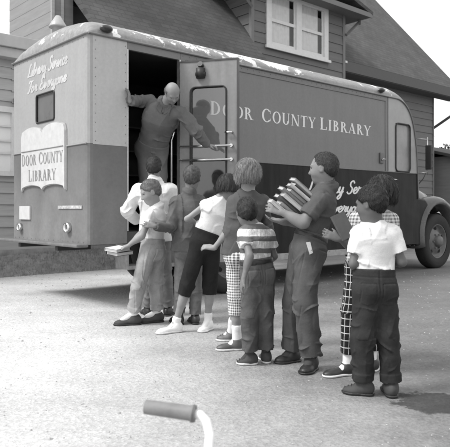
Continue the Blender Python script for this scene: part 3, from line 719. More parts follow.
b.box(WX0, WX0+.17, y, DY+.03, WZ0, WZ1); b.box(WX1-.17, WX1, y, DY+.03, WZ0, WZ1); b.box(xm-.10, xm+.10, y, DY+.03, WZ0+.1, WZ1-.14); b.box(WX0+.17, WX1-.17, y, DY+.03, WZ1-.14, WZ1); b.box(WX0+.17, WX1-.17, y, DY+.03, WZ0, WZ0+.1); b.box(WX0-.06, WX1+.06, y-.05, y-.002, WZ0-.04, WZ0+.03)
b.build('frame', TRIM, win)
for xa, xb in ((WX0+.17, xm-.10), (xm+.10, WX1-.17)):
    b = MB(); b.box(xa, xb, DY-.015, DY+.02, 5.90, 5.98); b.box(xa, xa+.06, DY-.005, DY+.02, 5.32, WZ1-.14); b.box(xb-.06, xb, DY-.005, DY+.02, 5.32, WZ1-.14); b.box(xa+.06, xb-.06, DY-.005, DY+.02, 5.32, 5.39); b.build('sash', TRIM, win)
    b = MB(); b.box(xa+.06, xb-.06, DY+.012, DY+.016, 5.39, WZ1-.14); b.build('pane', glassmat('dormer_glass', .97), win)
    b = MB(); n = 40; pr = [(xa+.02+(xb-xa-.2)*i/n, DY+.035+.008*math.sin(i*1.3)+.006*math.sin(i*.5)) for i in range(n+1)]
    b.add([(x, yy, z) for z in (5.3, WZ1) for x, yy in pr], [(i, i+1, n+2+i, n+1+i) for i in range(n)], 0, True); b.build('curtain', CURT, win)
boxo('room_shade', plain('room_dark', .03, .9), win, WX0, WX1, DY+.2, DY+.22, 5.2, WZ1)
b = MB(); xc = (DX0+DX1)/2; ov = .75; zt = DT+.55
for s, xe in ((-1, DX0-ov), (1, DX1+ov)):
    n_ = Vector((s*(zt-DT+.15), 0, abs(xe-xc))).normalized()
    slab(b, [(xe,DY-.5,DT-.15),(xc+s*.002,DY-.5,zt),(xc+s*.002,8.0,zt),(xe,8.0,DT-.15)], n_, .1)
b.build('dormer_roof', ROOFS, dm)
b = MB(); b.box(DX0-ov+.05, DX1+ov-.05, DY-.5, DY-.46, DT-.33, DT-.2); b.box(DX0-ov, DX1+ov, DY-.48, 7.6, DT-.29, DT-.26)
b.build('soffit', TRIMG, dm)
for x, s in ((DX1, 1), (DX0, -1)):
    b = MB(); b.tube([(x+s*.05, DY-.06, DT-.85), (x+s*.68, DY-.06, DT-.34)], .045, 4, sm=False); b.tube([(x+s*.68, DY-.06, DT-.42), (x+s*.68, DY-.06, DT-.2)], .05, 4, sm=False); b.build('eave_brace', TRIMG, dm)
b = MB(); b.box(DX1+.05, DX1+.14, DY-.04, DY-.01, 5.32, 5.38); b.build('wire_hook', TRIM, dm)
# tall end wall that closes the left side of the roof
b = MB(); b.box(2.12, 2.56, 5.16, 7.2, .0, 9.5)
z = .4
while z < 9.3: b.add([(2.114,5.2,z),(2.114,7.2,z),(2.118,7.2,z+.24),(2.118,5.2,z+.24),(2.119,5.2,z),(2.119,7.2,z)], [(0,1,2,3),(0,4,5,1)]); z += .24
b.box(2.05, 2.62, 5.1, 7.3, 9.5, 9.62); b.build('end_wall', boards('end_wall_boards', .20), house)
boxo('corner_board', SIDE2, house, 2.085, 2.15, 5.125, 5.158, .4, 9.4); boxo('corner_board', SIDE2, house, 2.29, 2.345, 5.125, 5.158, .4, 9.4)
# low annex at the left end
an = empty('side_annex', (0,0,0)); an.parent = house
AY = 4.72; AX0, AX1 = -6.5, 2.0; WA0, WA1, WB0, WB1 = -.45, 1.12, 1.78, 2.82
b = MB(); siding(b, AX0, WA0, .4, 3.75, AY, .2); siding(b, WA1, AX1, .4, 3.75, AY, .2); siding(b, WA0, WA1, .4, WB0, AY, .2); siding(b, WA0, WA1, WB1, 3.75, AY, .2)
b.box(AX0, AX1, AY+.25, AY+3, .4, 3.75); b.build('annex_wall', SIDE2, an)
boxo('annex_foundation', M('annex_concrete', .3, .9, .3, 5, bump=.4), an, AX0, AX1+.02, AY-.04, AY+3, -.05, .4)
b = MB(); b.box(AX0-.1, 2.02, AY-.28, AY+3.2, 3.92, 4.13); b.box(AX0-.06, 1.98, AY-.22, AY+3, 3.75, 3.918); b.build('annex_roof', M('tar_edge', .40, .7, .15, 4), an, bevel=.01)
w2 = empty('window', (0,0,0)); w2.parent = an
b = MB(); b.box(WA0-.08, WA0, AY-.05, AY+.05, WB0-.06, WB1+.1); b.box(WA1, WA1+.08, AY-.05, AY+.05, WB0-.06, WB1+.1); b.box(WA0, WA1, AY-.05, AY+.05, WB1, WB1+.1); b.box(WA0-.1, WA1+.1, AY-.08, AY+.05, WB0-.08, WB0)
for x in (.0, .38, .75): b.box(x-.014, x+.014, AY-.0, AY+.03, WB0, WB1)
for z in (2.1, 2.32, 2.58): b.box(WA0, WA1, AY+.002, AY+.028, z-.014, z+.014)
b.build('frame', TRIM, w2)
boxo('pane', M('sky_reflection_pane', .8, .15, .05, 3), w2, WA0, WA1, AY+.04, AY+.05, WB0, WB1)  # pane painted bright white, standing in for reflected sky
boxo('lamp_bracket', TRIMG, an, 1.15, 1.45, AY-.2, AY-.02, 3.0, 3.08)
# pole leaning from the corner
b = MB(); b.tube([U(16.78, 5.56, 3.95), U(18.5, 4.75, 5.15)], .05, 8); o = b.build('leaning_pole', M('pole_dark', .05, .8, .3, 8)); tag(o, 'dark slanting pole reaching up and right from the house corner', 'pole')
# garage at right
ga = empty('garage', (OX, OY, 0), ANG); tag(ga, 'low garage with grey horizontal siding at the far right beyond the house', 'garage')
b = MB(); siding(b, 17.6, 25.5, .1, 3.05, 5.2, .3, .03); b.box(17.6, 25.5, 5.22, 10, .0, 3.05); b.build('wall', boards('garage_siding', .2), ga)
b = MB(); slab(b, [(17.3,4.9,3.05),(25.8,4.9,3.05),(25.8,7.6,3.75),(17.3,7.6,3.75)], Vector((0,-.25,1)).normalized(), .1); slab(b, [(17.3,7.602,3.75),(25.8,7.602,3.75),(25.8,10.3,3.05),(17.3,10.3,3.05)], Vector((0,.25,1)).normalized(), .1); b.build('roof', ROOFS, ga)
b = MB(); b.box(17.3, 25.8, 4.86, 4.898, 2.9, 3.07); b.build('fascia', TRIMG, ga)
# grass bank in front of the house
GR = M('turf', .24, .95, .4, 6, bump=.6, bscale=30, bdist=.02)
b = MB(); n = 60; vs = []
for i in range(n+1):
    t = -14+40*i/n
    for w, z in ((3.9+.06*math.sin(i*1.7), -.02), (4.1, .07), (4.35, .2), (4.6, .3), (5.6, .36)): p = U(t, w, z+.015*math.sin(i*2.3+w)*(z > 0)); vs.append(p)
b.add(vs, [(i*5+k, i*5+k+1, (i+1)*5+k+1, (i+1)*5+k) for i in range(n) for k in range(4)], 0, True)
tag(b.build('grass_bank', GR), kind='structure')
b = MB()
for i in range(26000):
    t = R.uniform(-6, 16); w = R.uniform(3.9, 4.95); z = np.interp(w, [3.9,4.1,4.35,4.6,5.6], [0,.07,.2,.3,.36])-.01
    p = U(t, w, z); h = R.uniform(.03, .1); a = R.random()*6.28; dx, dy = math.cos(a)*.006, math.sin(a)*.006; lx, ly = R.uniform(-.03,.03), R.uniform(-.03,.03)
    b.add([(p.x-dx,p.y-dy,p.z),(p.x+dx,p.y+dy,p.z),(p.x+lx,p.y+ly,p.z+h)], [(0,1,2)])
tag(b.build('grass', M('grass_blades', .26, .8, .4, 3)), 'short rough grass along the foot of the house', 'grass', kind='stuff')
# tree beyond the garage
def tree(x, y, h, r, seed, label):
    rr = random.Random(seed); root = empty('leafy_tree', (x, y, 0)); tag(root, label, 'tree', 'trees beyond the garage')
    b = MB(); b.tube([(0,0,0),(.05,0,h*.3),(.0,.1,h*.6),(.1,0,h*.85)], [.25,.2,.12,.04], 10)
    ends = []
    for k in range(9):
        a = k*2.4; z0 = h*(.3+.05*k); e = (r*.7*math.cos(a), r*.7*math.sin(a), z0+h*.25); ends.append(e); b.tube([(0,0,z0),(e[0]*.5,e[1]*.5,z0+h*.15),e], [.09,.05,.02], 6)
    b.build('trunk', M('bark', .09, .9, .4, 9, bump=.6), root)
    b = MB(); cl = []
    for k in range(34):
        a = rr.random()*6.28; q = rr.random()**.5*r; z = h*.62+rr.uniform(-1,1)*h*.33*math.sqrt(max(.1, 1-(q/r)**2)); cl.append((q*math.cos(a), q*math.sin(a), z, rr.uniform(.4,.8)*r*.45))
    for cx, cy, cz, cr_ in cl:
        for i in range(300):
            d = Vector((rr.gauss(0,1), rr.gauss(0,1), rr.gauss(0,1))).normalized()*cr_*rr.uniform(.6,1.05); p = Vector((cx,cy,cz))+d
            u_ = Vector((rr.gauss(0,1), rr.gauss(0,1), rr.gauss(0,1))).normalized()*.09; v_ = u_.cross(Vector((rr.gauss(0,1), rr.gauss(0,1), rr.gauss(0,1)))).normalized()*.06
            b.add([p-u_, p-v_, p+u_, p+v_], [(0,1,2,3)])
    b.build('crown', M('leaves', .08, .7, .5, 2), root)
pA = U(27.5, 13); tree(pA.x, pA.y, 5.6, 2.4, 3, 'far leafy tree whose top shows over the low garage roof')
pB = U(33, 8); tree(pB.x, pB.y, 5.2, 2.4, 5, 'second leafy tree further right behind the garage')
# ================================================================== people
def skinmat(name, v):
    m, t, b = nodes(name); n = noise(t, coord(t), 14, 4)
    t.links.new(ramp(t, n, .3, v*.9, .7, v*1.1), b.inputs['Base Color']); b.inputs['Roughness'].default_value = .55
    b.inputs['Specular IOR Level'].default_value = .35; b.inputs['Subsurface Weight'].default_value = .08; b.inputs['Subsurface Radius'].default_value = (.01,.01,.01)
    bumpn(t, b, noise(t, coord(t), 120, 2), .12, .004); return m
def hairmat(name, v, scale=1, vert=(1,1,.12)):
    m, t, b = nodes(name); n = noise(t, coord(t, vert), 150*scale, 3, .7); n2 = noise(t, coord(t), 12, 3)
    t.links.new(mul(t, ramp(t, n, .3, v*.65, .7, v*1.4), ramp(t, n2, .3, .7, .7, 1.3)), b.inputs['Base Color'])
    b.inputs['Roughness'].default_value = .55; b.inputs['Specular IOR Level'].default_value = .4
    bumpn(t, b, mul(t, n, mul(t, n2, .6), 'ADD'), .6, .008); return m
def patterned(name, fn, wr=.5):
    m, t, b = nodes(name); sep = N(t, 'ShaderNodeSeparateXYZ'); t.links.new(coord(t, attr='puv'), sep.inputs[0])
    c = fn(t, sep.outputs['X'], sep.outputs['Y'])
    n = noise(t, coord(t), 10, 4); t.links.new(mul(t, c, ramp(t, n, .3, .85, .7, 1.12)), b.inputs['Base Color'])
    b.inputs['Roughness'].default_value = .9; b.inputs['Specular IOR Level'].default_value = .15
    bumpn(t, b, noise(t, coord(t), 24, 4), wr, .02); return m
def band(t, x, period, duty, off=0.0):
    f = mul(t, mul(t, mul(t, x, 1/period), off, 'ADD'), 1.0, 'MODULO'); f = mul(t, mul(t, f, 1.0, 'ADD'), 1.0, 'MODULO')
    return mul(t, f, duty, 'LESS_THAN')
def gingham(d, l, per):
    def fn(t, u, v):
        a = band(t, u, per, .5); c = band(t, v, per, .5); s = mul(t, a, c, 'ADD')
        return ramp(t, s, 0, l, 2, d)
    return fn
def windowpane(d, l, per, th):
    return lambda t, u, v: mixf(t, mul(t, band(t, u, per, th), band(t, v, per*1.05, th), 'MAXIMUM'), d, l)
def stripes(d, l, per, duty, off):
    def fn(t, u, v):
        w = mul(t, v, mul(t, noise(t, coord(t), 6, 2), .02), 'ADD'); a = band(t, w, per, duty, off)
        br = ramp(t, noise(t, coord(t, (1,1,.4)), 55, 2), .42, l, .5, l*.72)   # broken weave in the pale bands
        return mixf(t, a, br, d)
    return fn
EYEM = plain('eye_dark', .02, .3); BROWM = plain('brow_dark', .05, .8)

def bone_uv(segs):
    """u: distance round the nearest limb, v: distance along it"""
    def f(V):
        best = np.full(len(V), 1e9); out = np.zeros((len(V), 3))
        for a, b, ref, r in segs:
            a = np.array(a); b = np.array(b); ab = b-a; L = np.linalg.norm(ab); e = ab/L
            x = nrm(np.cross(e, np.array(ref))); y = np.cross(e, x)
            q = V-a; t = np.clip(q@e, 0, L); d = np.linalg.norm(q-t[:, None]*e, axis=1)
            m = d < best; ang = np.arctan2(q@y, q@x)
            out[m, 0] = (ang*r)[m]+5; out[m, 1] = -V[m, 2]+10; best = np.minimum(best, d)
        return out
    return f
def hand(bl, w, d, n, side, s=1.0, curl=.5, spread=.12, thumb=1.0):
    """w wrist, d pointing direction, n palm normal (towards the palm side), side: which way the thumb lies"""
    d = nrm(d); n = nrm(np.array(n)-np.dot(n, d)*d); l = np.cross(d, n)*side     # l = towards the thumb
    s = s*.95
    pc = w+d*.045*s
    bl.cone(w-d*.01, w+d*.03*s, .021*s, .024*s, .012, sq=(n, .75))
    for q in (-.024, -.008, .008, .024): bl.cone(w+d*.018*s+l*q*.75*s, w+d*.078*s+l*q*s, .0125*s, .0105*s, .012)
    bl.ell(w+d*.04*s+l*.018*s+n*.006*s, (d, l, n), (.03*s, .016*s, .014*s), .012)
    for i, (q, ln) in enumerate(((.026,.068),(.009,.077),(-.009,.072),(-.026,.056))):
        p = w+d*.080*s+l*q*s; a = curl*.55; sp = q/.026*spread
        for j, fr in enumerate((.45,.31,.24)):
            dd = nrm(d*math.cos(a)+n*math.sin(a)+l*sp*math.cos(a)); e = p+dd*ln*fr*s
            bl.cone(p, e, (.0092-.0008*j)*s, (.0086-.0010*j)*s, .0035); p = e; a += curl*(.75 if j == 0 else .6)
    p = w+d*.025*s+l*.024*s; a = .75
    for j, (ln, ra, rb) in enumerate(((.036,.0125,.0105),(.028,.010,.0088))):
        dd = nrm(d*math.cos(a*(.9-.5*j))+l*math.sin(a*(.9-.5*j))*thumb+n*(.35+.3*j)*curl); e = p+dd*ln*s; bl.cone(p, e, ra*s, rb*s, .006); p = e
def head_blob(bl, c, f, u, H, neck, nr, jaw=1.0):
    f = nrm(f); u = nrm(np.array(u)-np.dot(u, f)*f); r = np.cross(f, u)
    Q = lambda a, b_, c_=0: c+f*a*H+u*b_*H+r*c_*H
    bl.cone(Q(-.08,-.22), neck, .046*nr, .051*nr, .03)
    bl.ell(Q(-.05,.12), (f,r,u), (.43*H,.345*H,.375*H), .03)
    bl.ell(Q(.10,-.15), (f,r,u), (.31*H,.27*H*jaw,.33*H), .04)
    bl.ell(Q(.22,-.38), (f,r,u), (.14*H,.13*H,.10*H), .03)
    for s in (-1, 1):
        bl.ell(Q(.22,-.14,.15*s), (f,r,u), (.15*H,.11*H,.13*H), .02)
        bl.ell(Q(.375,.03,.155*s), (f,r,u), (.06*H,.075*H,.05*H), .012, op='sub')
        bl.ell(Q(.0,-.03,.345*s), (nrm(f+.35*s*r),nrm(r*s-.35*f*0),u), (.085*H,.028*H,.135*H), .006)
        bl.ell(Q(.01,-.035,.375*s), (f,r,u), (.045*H,.02*H,.08*H), .0, op='sub')
    bl.cone(Q(.355,.09,-.17), Q(.355,.09,.17), .035*H, .035*H, .02)
    bl.cone(Q(.39,.03), Q(.465,-.13), .028*H, .048*H, .012); bl.ell(Q(.43,-.145), (f,r,u), (.06*H,.075*H,.045*H), .01)
    bl.cone(Q(.375,-.255,-.07), Q(.375,-.255,.07), .03*H, .03*H, .006); bl.cone(Q(.37,-.305,-.055), Q(.37,-.305,.055), .03*H, .03*H, .004)
    return Q, f, u, r
LACE = plain('lace_dark', .03, .8); LACEW = plain('lace_white', .6, .8)
def shoe(name, an, toe, z0, m, parent, base, s=1.0, socks=True, sole=None, high=.0, w=1.0, lace=None):
    """low shoe from the heel under the ankle to the toe"""
    an = np.array(an, float); toe = np.array(toe, float); d = toe-an; dz = d[2]; d[2] = 0; L = np.linalg.norm(d); d = d/L; up = np.array((0,0,1.)); lat = np.cross(d, up)
    gz = z0; g = lambda a, h, q=0: np.array((an[0], an[1], gz))+d*a+up*h+lat*q
    bl = Blob()
    bl.ell(g(-.02*s, .045*s), (d,lat,up), (.050*s,.033*s*w,.045*s), .02)
    bl.cone(g(-.01, .042*s), g(L-.05*s, .020*s), .033*s*w, .026*s*w, .025)
    bl.ell(g(L-.055*s, .021*s), (d,lat,up), (.062*s,.040*s*w,.027*s), .02)
    bl.cone(g(.0, .05*s), np.array(an)+up*high, .040*s, .038*s, .03, cut=[(np.array((an[0],an[1],gz+.085*s+high)), up)])
    bl.cutplane(g(0, .006), -up)
    o = blobobj(name, bl, .006, base, m, parent)
    bs = Blob(); e = .003
    bs.cone(g(-.03*s, .02), g(-.01*s, .02), .040*s*w, .040*s*w, .02); bs.cone(g(.0, .02), g(L-.055*s, .02), .036*s*w, .045*s*w, .02); bs.ell(g(L-.05*s, .02), (d,lat,up), (.065*s,.048*s*w,.04*s), .02)
    bs.cutplane(g(0, .0175), up); bs.cutplane(g(0, .001), -up)
    blobobj('sole', bs, .006, base, sole or BLACK, o)
    lb = MB()
    for i in range(4):
        q = .045*s+i*.020*s; hz = .066*s-i*.0085*s; lb.tube([g(q, hz-.012*s, -.020*s)-base, g(q+.004, hz, -.007)-base, g(q+.004, hz, .007)-base, g(q, hz-.012*s, .020*s)-base], .0022, 5)
    lb.build('laces', lace or LACE, o)
    return o


def folds(amp, seed, anchors, bones, fades, clampd=.0055):
    """creases: tight ones gathered at the joints, long soft ones along the limbs, none at waistbands"""
    ph = np.random.RandomState(seed).rand(200)*6.28
    def f(V):
        d = np.zeros(len(V)); i = 0
        best = np.full(len(V), 1e9); lg = np.zeros(len(V))
        for a, b in bones:
            a = np.array(a); b = np.array(b); L = np.linalg.norm(b-a); e = (b-a)/L; x = nrm(np.cross(e, (.3,.9,.1))); y = np.cross(e, x)
            q = V-a; t = np.clip(q@e, 0, L); r = q-t[:, None]*e; dd = np.linalg.norm(r, axis=1); an = np.arctan2(r@y, r@x)
            m = dd < best; v = np.sin(2*an+6*t+ph[i])*.6+(1-2*np.abs(np.sin(.5*(3*an-9*t+2*np.sin(7*t+ph[i+1])+ph[i+2])))**.6)*.6; lg[m] = v[m]; best = np.minimum(best, dd); i += 3
        d += .55*lg
        for p, e, R_, fq in anchors:
            e = nrm(e); x = nrm(np.cross(e, (.3,.9,.1))); y = np.cross(e, x); q = V-np.array(p); t = q@e; an = np.arctan2(q@y, q@x)
            w = np.exp(-(np.linalg.norm(q, axis=1)/R_)**2)
            s_ = fq*.7*t+2.6*np.sin(an+ph[i])+1.3*np.sin(2*an+ph[i+1]+11*t)+1.2*np.sin(31*t+ph[i+2])+ph[i+2]
            rg = 1-2*np.abs(np.sin(s_*.5))**.65
            env = np.clip(.35+.9*np.sin(an+ph[i+3]+5*t)*np.sin(2*an+ph[i+1]-9*t), 0, 1.2)
            d += w*1.5*rg*env; i += 4
        fd = np.ones(len(V))
        for p, n, dist in fades: fd = np.minimum(fd, np.clip(np.abs((V-np.array(p))@nrm(n))/dist, .12, 1))
        return np.maximum(1.35*amp*1.4*np.tanh(d/1.4)*fd, -clampd)
    return f

def seams(V, A, f, up, s, topz, pockets):
    d = np.zeros(len(V))
    if not pockets: return d
    lat = np.cross(f, up); q = V-A['pel']; b = q@f; x = q@lat; z = q@up
    g = lambda dist, w=.0045: np.exp(-(dist/w)**2)
    back = b < .0; up_ = (z < topz) & (z > -.17*s)
    d -= .004*g(x, .005)*(back & up_)
    d -= .003*g(z-(topz-.045*s))*(z > topz-.08)                 # under the waistband
    for sg in (-1, 1):
        cx, zt, zb, hw = sg*.067*s, topz-.085*s, topz-.215*s, .045*s
        u = np.abs(x-cx); bot = zb+.25*u*0-.25*(hw-u)            # pointed foot of the pocket
        ins = (u < hw) & (z < zt) & (z > bot) & back
        d += .0025*ins*(1 if pockets == 1 else .4)
        d -= .004*g(u-hw, .004)*((z < zt) & (z > bot)) * back*(1 if pockets == 1 else .2)
        d -= .0045*g(z-zt, .004)*(u < hw)*back
    for c in 'AB':                                               # outer seams
        H_, K_, N_ = A['h'+c], A['k'+c], A['a'+c]
        for a_, b_ in ((H_, K_), (K_, N_)):
            e = nrm(b_-a_); qq = V-a_; t = qq@e; L = np.linalg.norm(b_-a_); side_ = np.sign((H_-A['pel'])@lat)
            d -= .003*g(qq@f, .005)*((t > 0) & (t < L))*((qq@lat)*side_ > 0)
    return d
def strands(o, c, hf, hr, hu, H, style, seed):
    """loose locks lying on the hair so its outline is not a clean shell; part of the hair mesh"""
    me = o.data; n = len(me.vertices); V = np.zeros(n*3, np.float32); me.vertices.foreach_get('co', V); V = V.reshape(-1, 3).astype(float)
    Nn = np.zeros(n*3, np.float32); me.vertices.foreach_get('normal', Nn); Nn = Nn.reshape(-1, 3).astype(float)
    rs = np.random.RandomState(seed); k = 4200 if style != 'fringe' else 700; pick = rs.randint(0, n, k)
    vs = []; fs = []; crown = c+hu*.45*H-hf*.15*H
    for i in pick:
        p = V[i]; nn = Nn[i]; q = p-c
        if np.dot(q, hu) < -.30*H and style == 'bob' and nn@hu < -.5: continue
        fl = nrm(p-crown+rs.randn(3)*.03-hu*.03) if style != 'bob' else nrm(-hu*.9+(p-crown)*3+rs.randn(3)*.12)
        fl = fl-np.dot(fl, nn)*nn; fl = nrm(fl); sd = np.cross(fl, nn)
        L = rs.uniform(.010, .024)*(1.7 if style == 'bob' else 1); w = rs.uniform(.0007, .0016); lift = rs.uniform(.0003, .0042 if style == 'bob' else .0022)
        a = p-nn*.002; m = p+fl*L*.55+nn*lift; e = p+fl*L+nn*(lift*.6)+sd*rs.uniform(-.003, .003)
        b0 = n+len(vs); vs += [a-sd*w, a+sd*w, m+sd*w*.8, m-sd*w*.8, e]; fs += [(b0, b0+1, b0+2, b0+3), (b0+3, b0+2, b0+4)]
    F0 = [tuple(p.vertices) for p in me.polygons]; mats = [m for m in me.materials]
    m2 = bpy.data.meshes.new('hair'); m2.from_pydata([tuple(v) for v in V]+[tuple(v) for v in vs], [], F0+fs)
    m2.polygons.foreach_set('use_smooth', [True]*len(m2.polygons)); m2.update()
    for m in mats: m2.materials.append(m)
    o.data = m2

def person(label, base, J, K):
    """J: joints in world space; K: options"""
    base = np.array(base, float); A = {k: np.array(v, float) for k, v in J.items()}; s = K.get('s', 1.0)
    f = nrm(K['face']); up = nrm(A['neck']-A['pel']); f = nrm(f-np.dot(f, up)*up)
    sk = K['skin']; h = .0065
    for c in 'AB': A['s'+c] = A['s'+c]-up*K.get('drop', .022)*s
    root = None
    # ---------------- body
    bl = Blob()
    st = K.get('stout', 1.0)
    ch = A['pel']+(A['neck']-A['pel'])*.66; wa = A['pel']+(A['neck']-A['pel'])*.28
    def torso(bl, g, k=.035, belly=K.get('belly', 0)):
        q = .70
        shc = (A['sA']+A['sB'])/2
        bl.cone(A['pel'], wa, (.114*st*s+g), (.100*st*s+g), k, sq=(f, q))
        bl.cone(wa, ch, (.100*st*s+g), (.120*st*s+g), k, sq=(f, q))
        bl.cone(ch, A['neck']-up*.07*s, (.119*st*s+g), (.076*s+g), k, sq=(f, q))
        bl.cone(A['sA'], A['sB'], .036*s+g, .036*s+g, k, sq=None)
        bl.cone(A['sA']+(ch-A['sA'])*.25, A['neck']-up*.03*s, .040*s+g, .028*s+g, k); bl.cone(A['sB']+(ch-A['sB'])*.25, A['neck']-up*.03*s, .040*s+g, .028*s+g, k)
        if belly: bl.ell(wa+f*.05*s, (f, up, np.cross(f, up)), (.09*s+belly, .12*s, .11*s), k)
        return bl
    torso(bl, 0)
    fr = K.get('fr', 1.0); ar = K.get('ar', 1.0)*s
    for c in 'AB':
        bl.cone(A['s'+c], A['e'+c], .037*ar, .029*ar, .02); bl.cone(A['e'+c], A['w'+c], .029*ar, .0195*ar, .02)
        bl.ell(A['e'+c]+(A['w'+c]-A['e'+c])*.25, (nrm(A['w'+c]-A['e'+c]), nrm(np.cross(A['w'+c]-A['e'+c], (.1,.2,.97))), np.cross(nrm(A['w'+c]-A['e'+c]), nrm(np.cross(A['w'+c]-A['e'+c], (.1,.2,.97))))), (.065*ar, .031*ar, .031*ar), .02)
        bl.cone(A['h'+c], A['k'+c], .062*s, .043*s, .03); bl.cone(A['k'+c], A['a'+c], .044*s, .029*s, .02)
        kk, aa = A['k'+c], A['a'+c]; back = -f
        bl.cone(kk+(aa-kk)*.15+back*.012*s, kk+(aa-kk)*.5+back*.006*s, .044*s, .034*s, .03)
        bl.cone(A['a'+c], A['a'+c]+(A['t'+c]-A['a'+c])*.6-np.array((0,0,.02)), .028*s, .02*s, .02)
    Q, hf, hu, hr = head_blob(bl, A['head'], K['hface'], K.get('hup', (0,0,1)), K['H'], A['neck'], s*K.get('nk', 1.0), K.get('jaw', 1.0))
    for c in 'AB':
        hd = K.get('hand'+c)
        if hd: hand(bl, A['w'+c], hd[0], hd[1], hd[2], K.get('hs', .85), hd[3] if len(hd) > 3 else .6)
    V = blobobj('person', bl, h, base, sk); root = V; tag(root, label, 'person', K.get('group'))
    # ---------------- eyes, brows
    for sg in (-1, 1):
        b = MB(); cc = Q(.333, .02, .15*sg)-base; b.lathe([(0,-.008),(.004,-.007),(.007,-.003),(.008,0),(.007,.003),(.004,.007),(0,.008)], Matrix.Translation(cc), 10); b.build('eye', EYEM, root)
        b = MB(); b.tube([Q(.375,.10,.07*sg)-base, Q(.372,.12,.15*sg)-base, Q(.325,.10,.23*sg)-base], [.002,.0028,.0015], 6); b.build('eyebrow', K.get('brow', BROWM), root)
    # ---------------- hair
    H = K['H']; hs = K.get('hair', 'short'); hb = Blob()
    if hs in ('short', 'crop'):
        g = .03 if hs == 'short' else .022
        g = K.get('hg', g)
        hb.ell(Q(-.055,.155), (hf,hr,hu), ((.428+g)*H,(.345+g*(.7 if hs == 'short' else .35))*H,(.37+g*1.2)*H), .0)
        hb.ell(Q(-.17,-.04), (hf,hr,hu), (.285*H,.285*H,.28*H), .04)
        nn = nrm(-hu+.80*hf)     # below the hairline
        hb.cutplane(Q(0,-.06), nn)
        hb.cutplane(Q(K.get('fringe', .27),.28), nrm(hf-.42*hu))
        for sg in (-1, 1): hb.ell(Q(.03,-.08,.38*sg), (hf,hr,hu), (.10*H,.09*H,.13*H), 0, op='sub')
        if K.get('quiff'): hb.ell(Q(.22,.42), (hf,hr,hu), (.16*H,.22*H,.085*H), .05)
    elif hs == 'bob':
        hb.ell(Q(-.07,.10), (hf,hr,hu), (.50*H,.435*H,.45*H), .0); hb.ell(Q(-.16,-.12), (hf,hr,hu), (.36*H,.43*H,.36*H), .05)
        hb.cutplane(Q(0,K.get('cut', -.36)), -hu)
        hb.ell(Q(.52,-.12), (hf,hr,hu), (.34*H,.33*H,.42*H), 0, op='sub')
    elif hs == 'fringe':    # horseshoe round a bald crown
        hb.ell(Q(-.06,.02), (hf,hr,hu), (.45*H,.40*H,.36*H), .0); hb.cutplane(Q(0,.20), nrm(hu-.25*hf)); hb.cutplane(Q(0,-.16), nrm(-hu+.3*hf)); hb.cutplane(Q(.10,0), hf)
        for sg in (-1, 1): hb.ell(Q(.02,-.06,.36*sg), (hf,hr,hu), (.12*H,.2*H,.14*H), 0, op='sub')
    rr = np.random.RandomState(K.get('seed', 1)); ph = rr.rand(6)*6
    amp = K.get('hairamp', .0018)
    def hd_(V):
        q = V-A['head']; ang = np.arctan2(q@hr, q@hf+1e-6); z = q@hu
        if hs == 'bob': return amp*(np.sin(ang*17+3*np.sin(z*30+ph[0]))+.6*np.sin(ang*41+z*40+ph[1]))
        return amp*(np.sin(q@hf*95+2*np.sin(q@hr*50+ph[0])+ph[1])*np.sin(q@hr*80+ph[2])+.5*np.sin(q@hu*160+ph[3]+3*np.sin(q@hr*60)))
    ho = blobobj('hair', hb, .005, base, K['hairm'], root, dispf=hd_)
    strands(ho, A['head']-base, hf, hr, hu, H, hs, K.get('seed', 1))
    # ---------------- shirt
    topz_ = K['pants'].get('top', .07); sh = K['shirt']; g = sh.get('g', .014)
    sb = torso(Blob(), g)
    hem = sh.get('hem', None)
    for c in 'AB':
        kind = sh.get('sleeve'+c, sh.get('sleeve', 'short')); S_, E_, W_ = A['s'+c], A['e'+c], A['w'+c]; so_ = sh.get('so', .012)
        d1 = nrm(E_-S_); d2 = nrm(W_-E_)
        if kind == 'short':
            fr_ = sh.get('len', .62); e = S_+(E_-S_)*fr_; sb.cone(S_, e+d1*.03, .045*ar+so_*.5, .042*ar+so_*1.4, .018, cut=[(e, d1)])
        elif kind == 'cap':
            e = S_+(E_-S_)*.12; sb.cone(S_, e+d1*.03, .046*ar, .046*ar, .02, cut=[(e, d1)])
        else:
            fr_ = {'long': .97, 'three': .22}[kind]; e = E_+(W_-E_)*fr_
            sb.cone(S_, E_, .044*ar+so_, .036*ar+so_, .02); sb.cone(E_, e+d2*.02, .036*ar+so_, (.030 if kind == 'long' else .038)*ar+so_*.8, .02, cut=[(e, d2)])
            if kind == 'long': sb.cone(e-d2*.035, e+d2*.02, .030*ar+so_*.8, .030*ar+so_*.8, .004, cut=[(e-d2*.001, d2)])
        kept = None
    # neck opening and collar
    nk = A['neck']
    sb.p = [q if q[0] != 'c' or q[8] != 'add' or q[6] is None else q[:7]+(list(q[7])+[(nk+up*sh.get('neck', .0)*s, up)], q[8]) for q in sb.p]
    if sh.get('collar'):
        cd = nrm(Q(-.08,-.22)-nk); sb.cone(nk-up*.01, nk+cd*.05*s, .072*s*K.get('nk',1), .060*s*K.get('nk',1), .004, cut=[(nk+cd*.042*s-hf*.0, nrm(cd+.25*hf))]); sb.cone(nk+up*.012, nk+cd*.03*s, .080*s, .068*s, .003, cut=[(nk+cd*.03*s, cd)])
        bt = None
    cuts = []
    if hem is not None: cuts.append((A['pel']+up*hem, -up))
    if sh.get('flare'): sb.cone(wa, A['pel']-up*.08, .112*st*s+g+.004, .130*st*s+g+sh['flare'], .03, sq=(f,.76))
    if sh.get('skirtout'): sb.cone(A['pel']-up*sh['skirtout'], wa, .128*st*s+g+.01, .115*st*s+g, .03, sq=(f,.75))
    Vs = sb
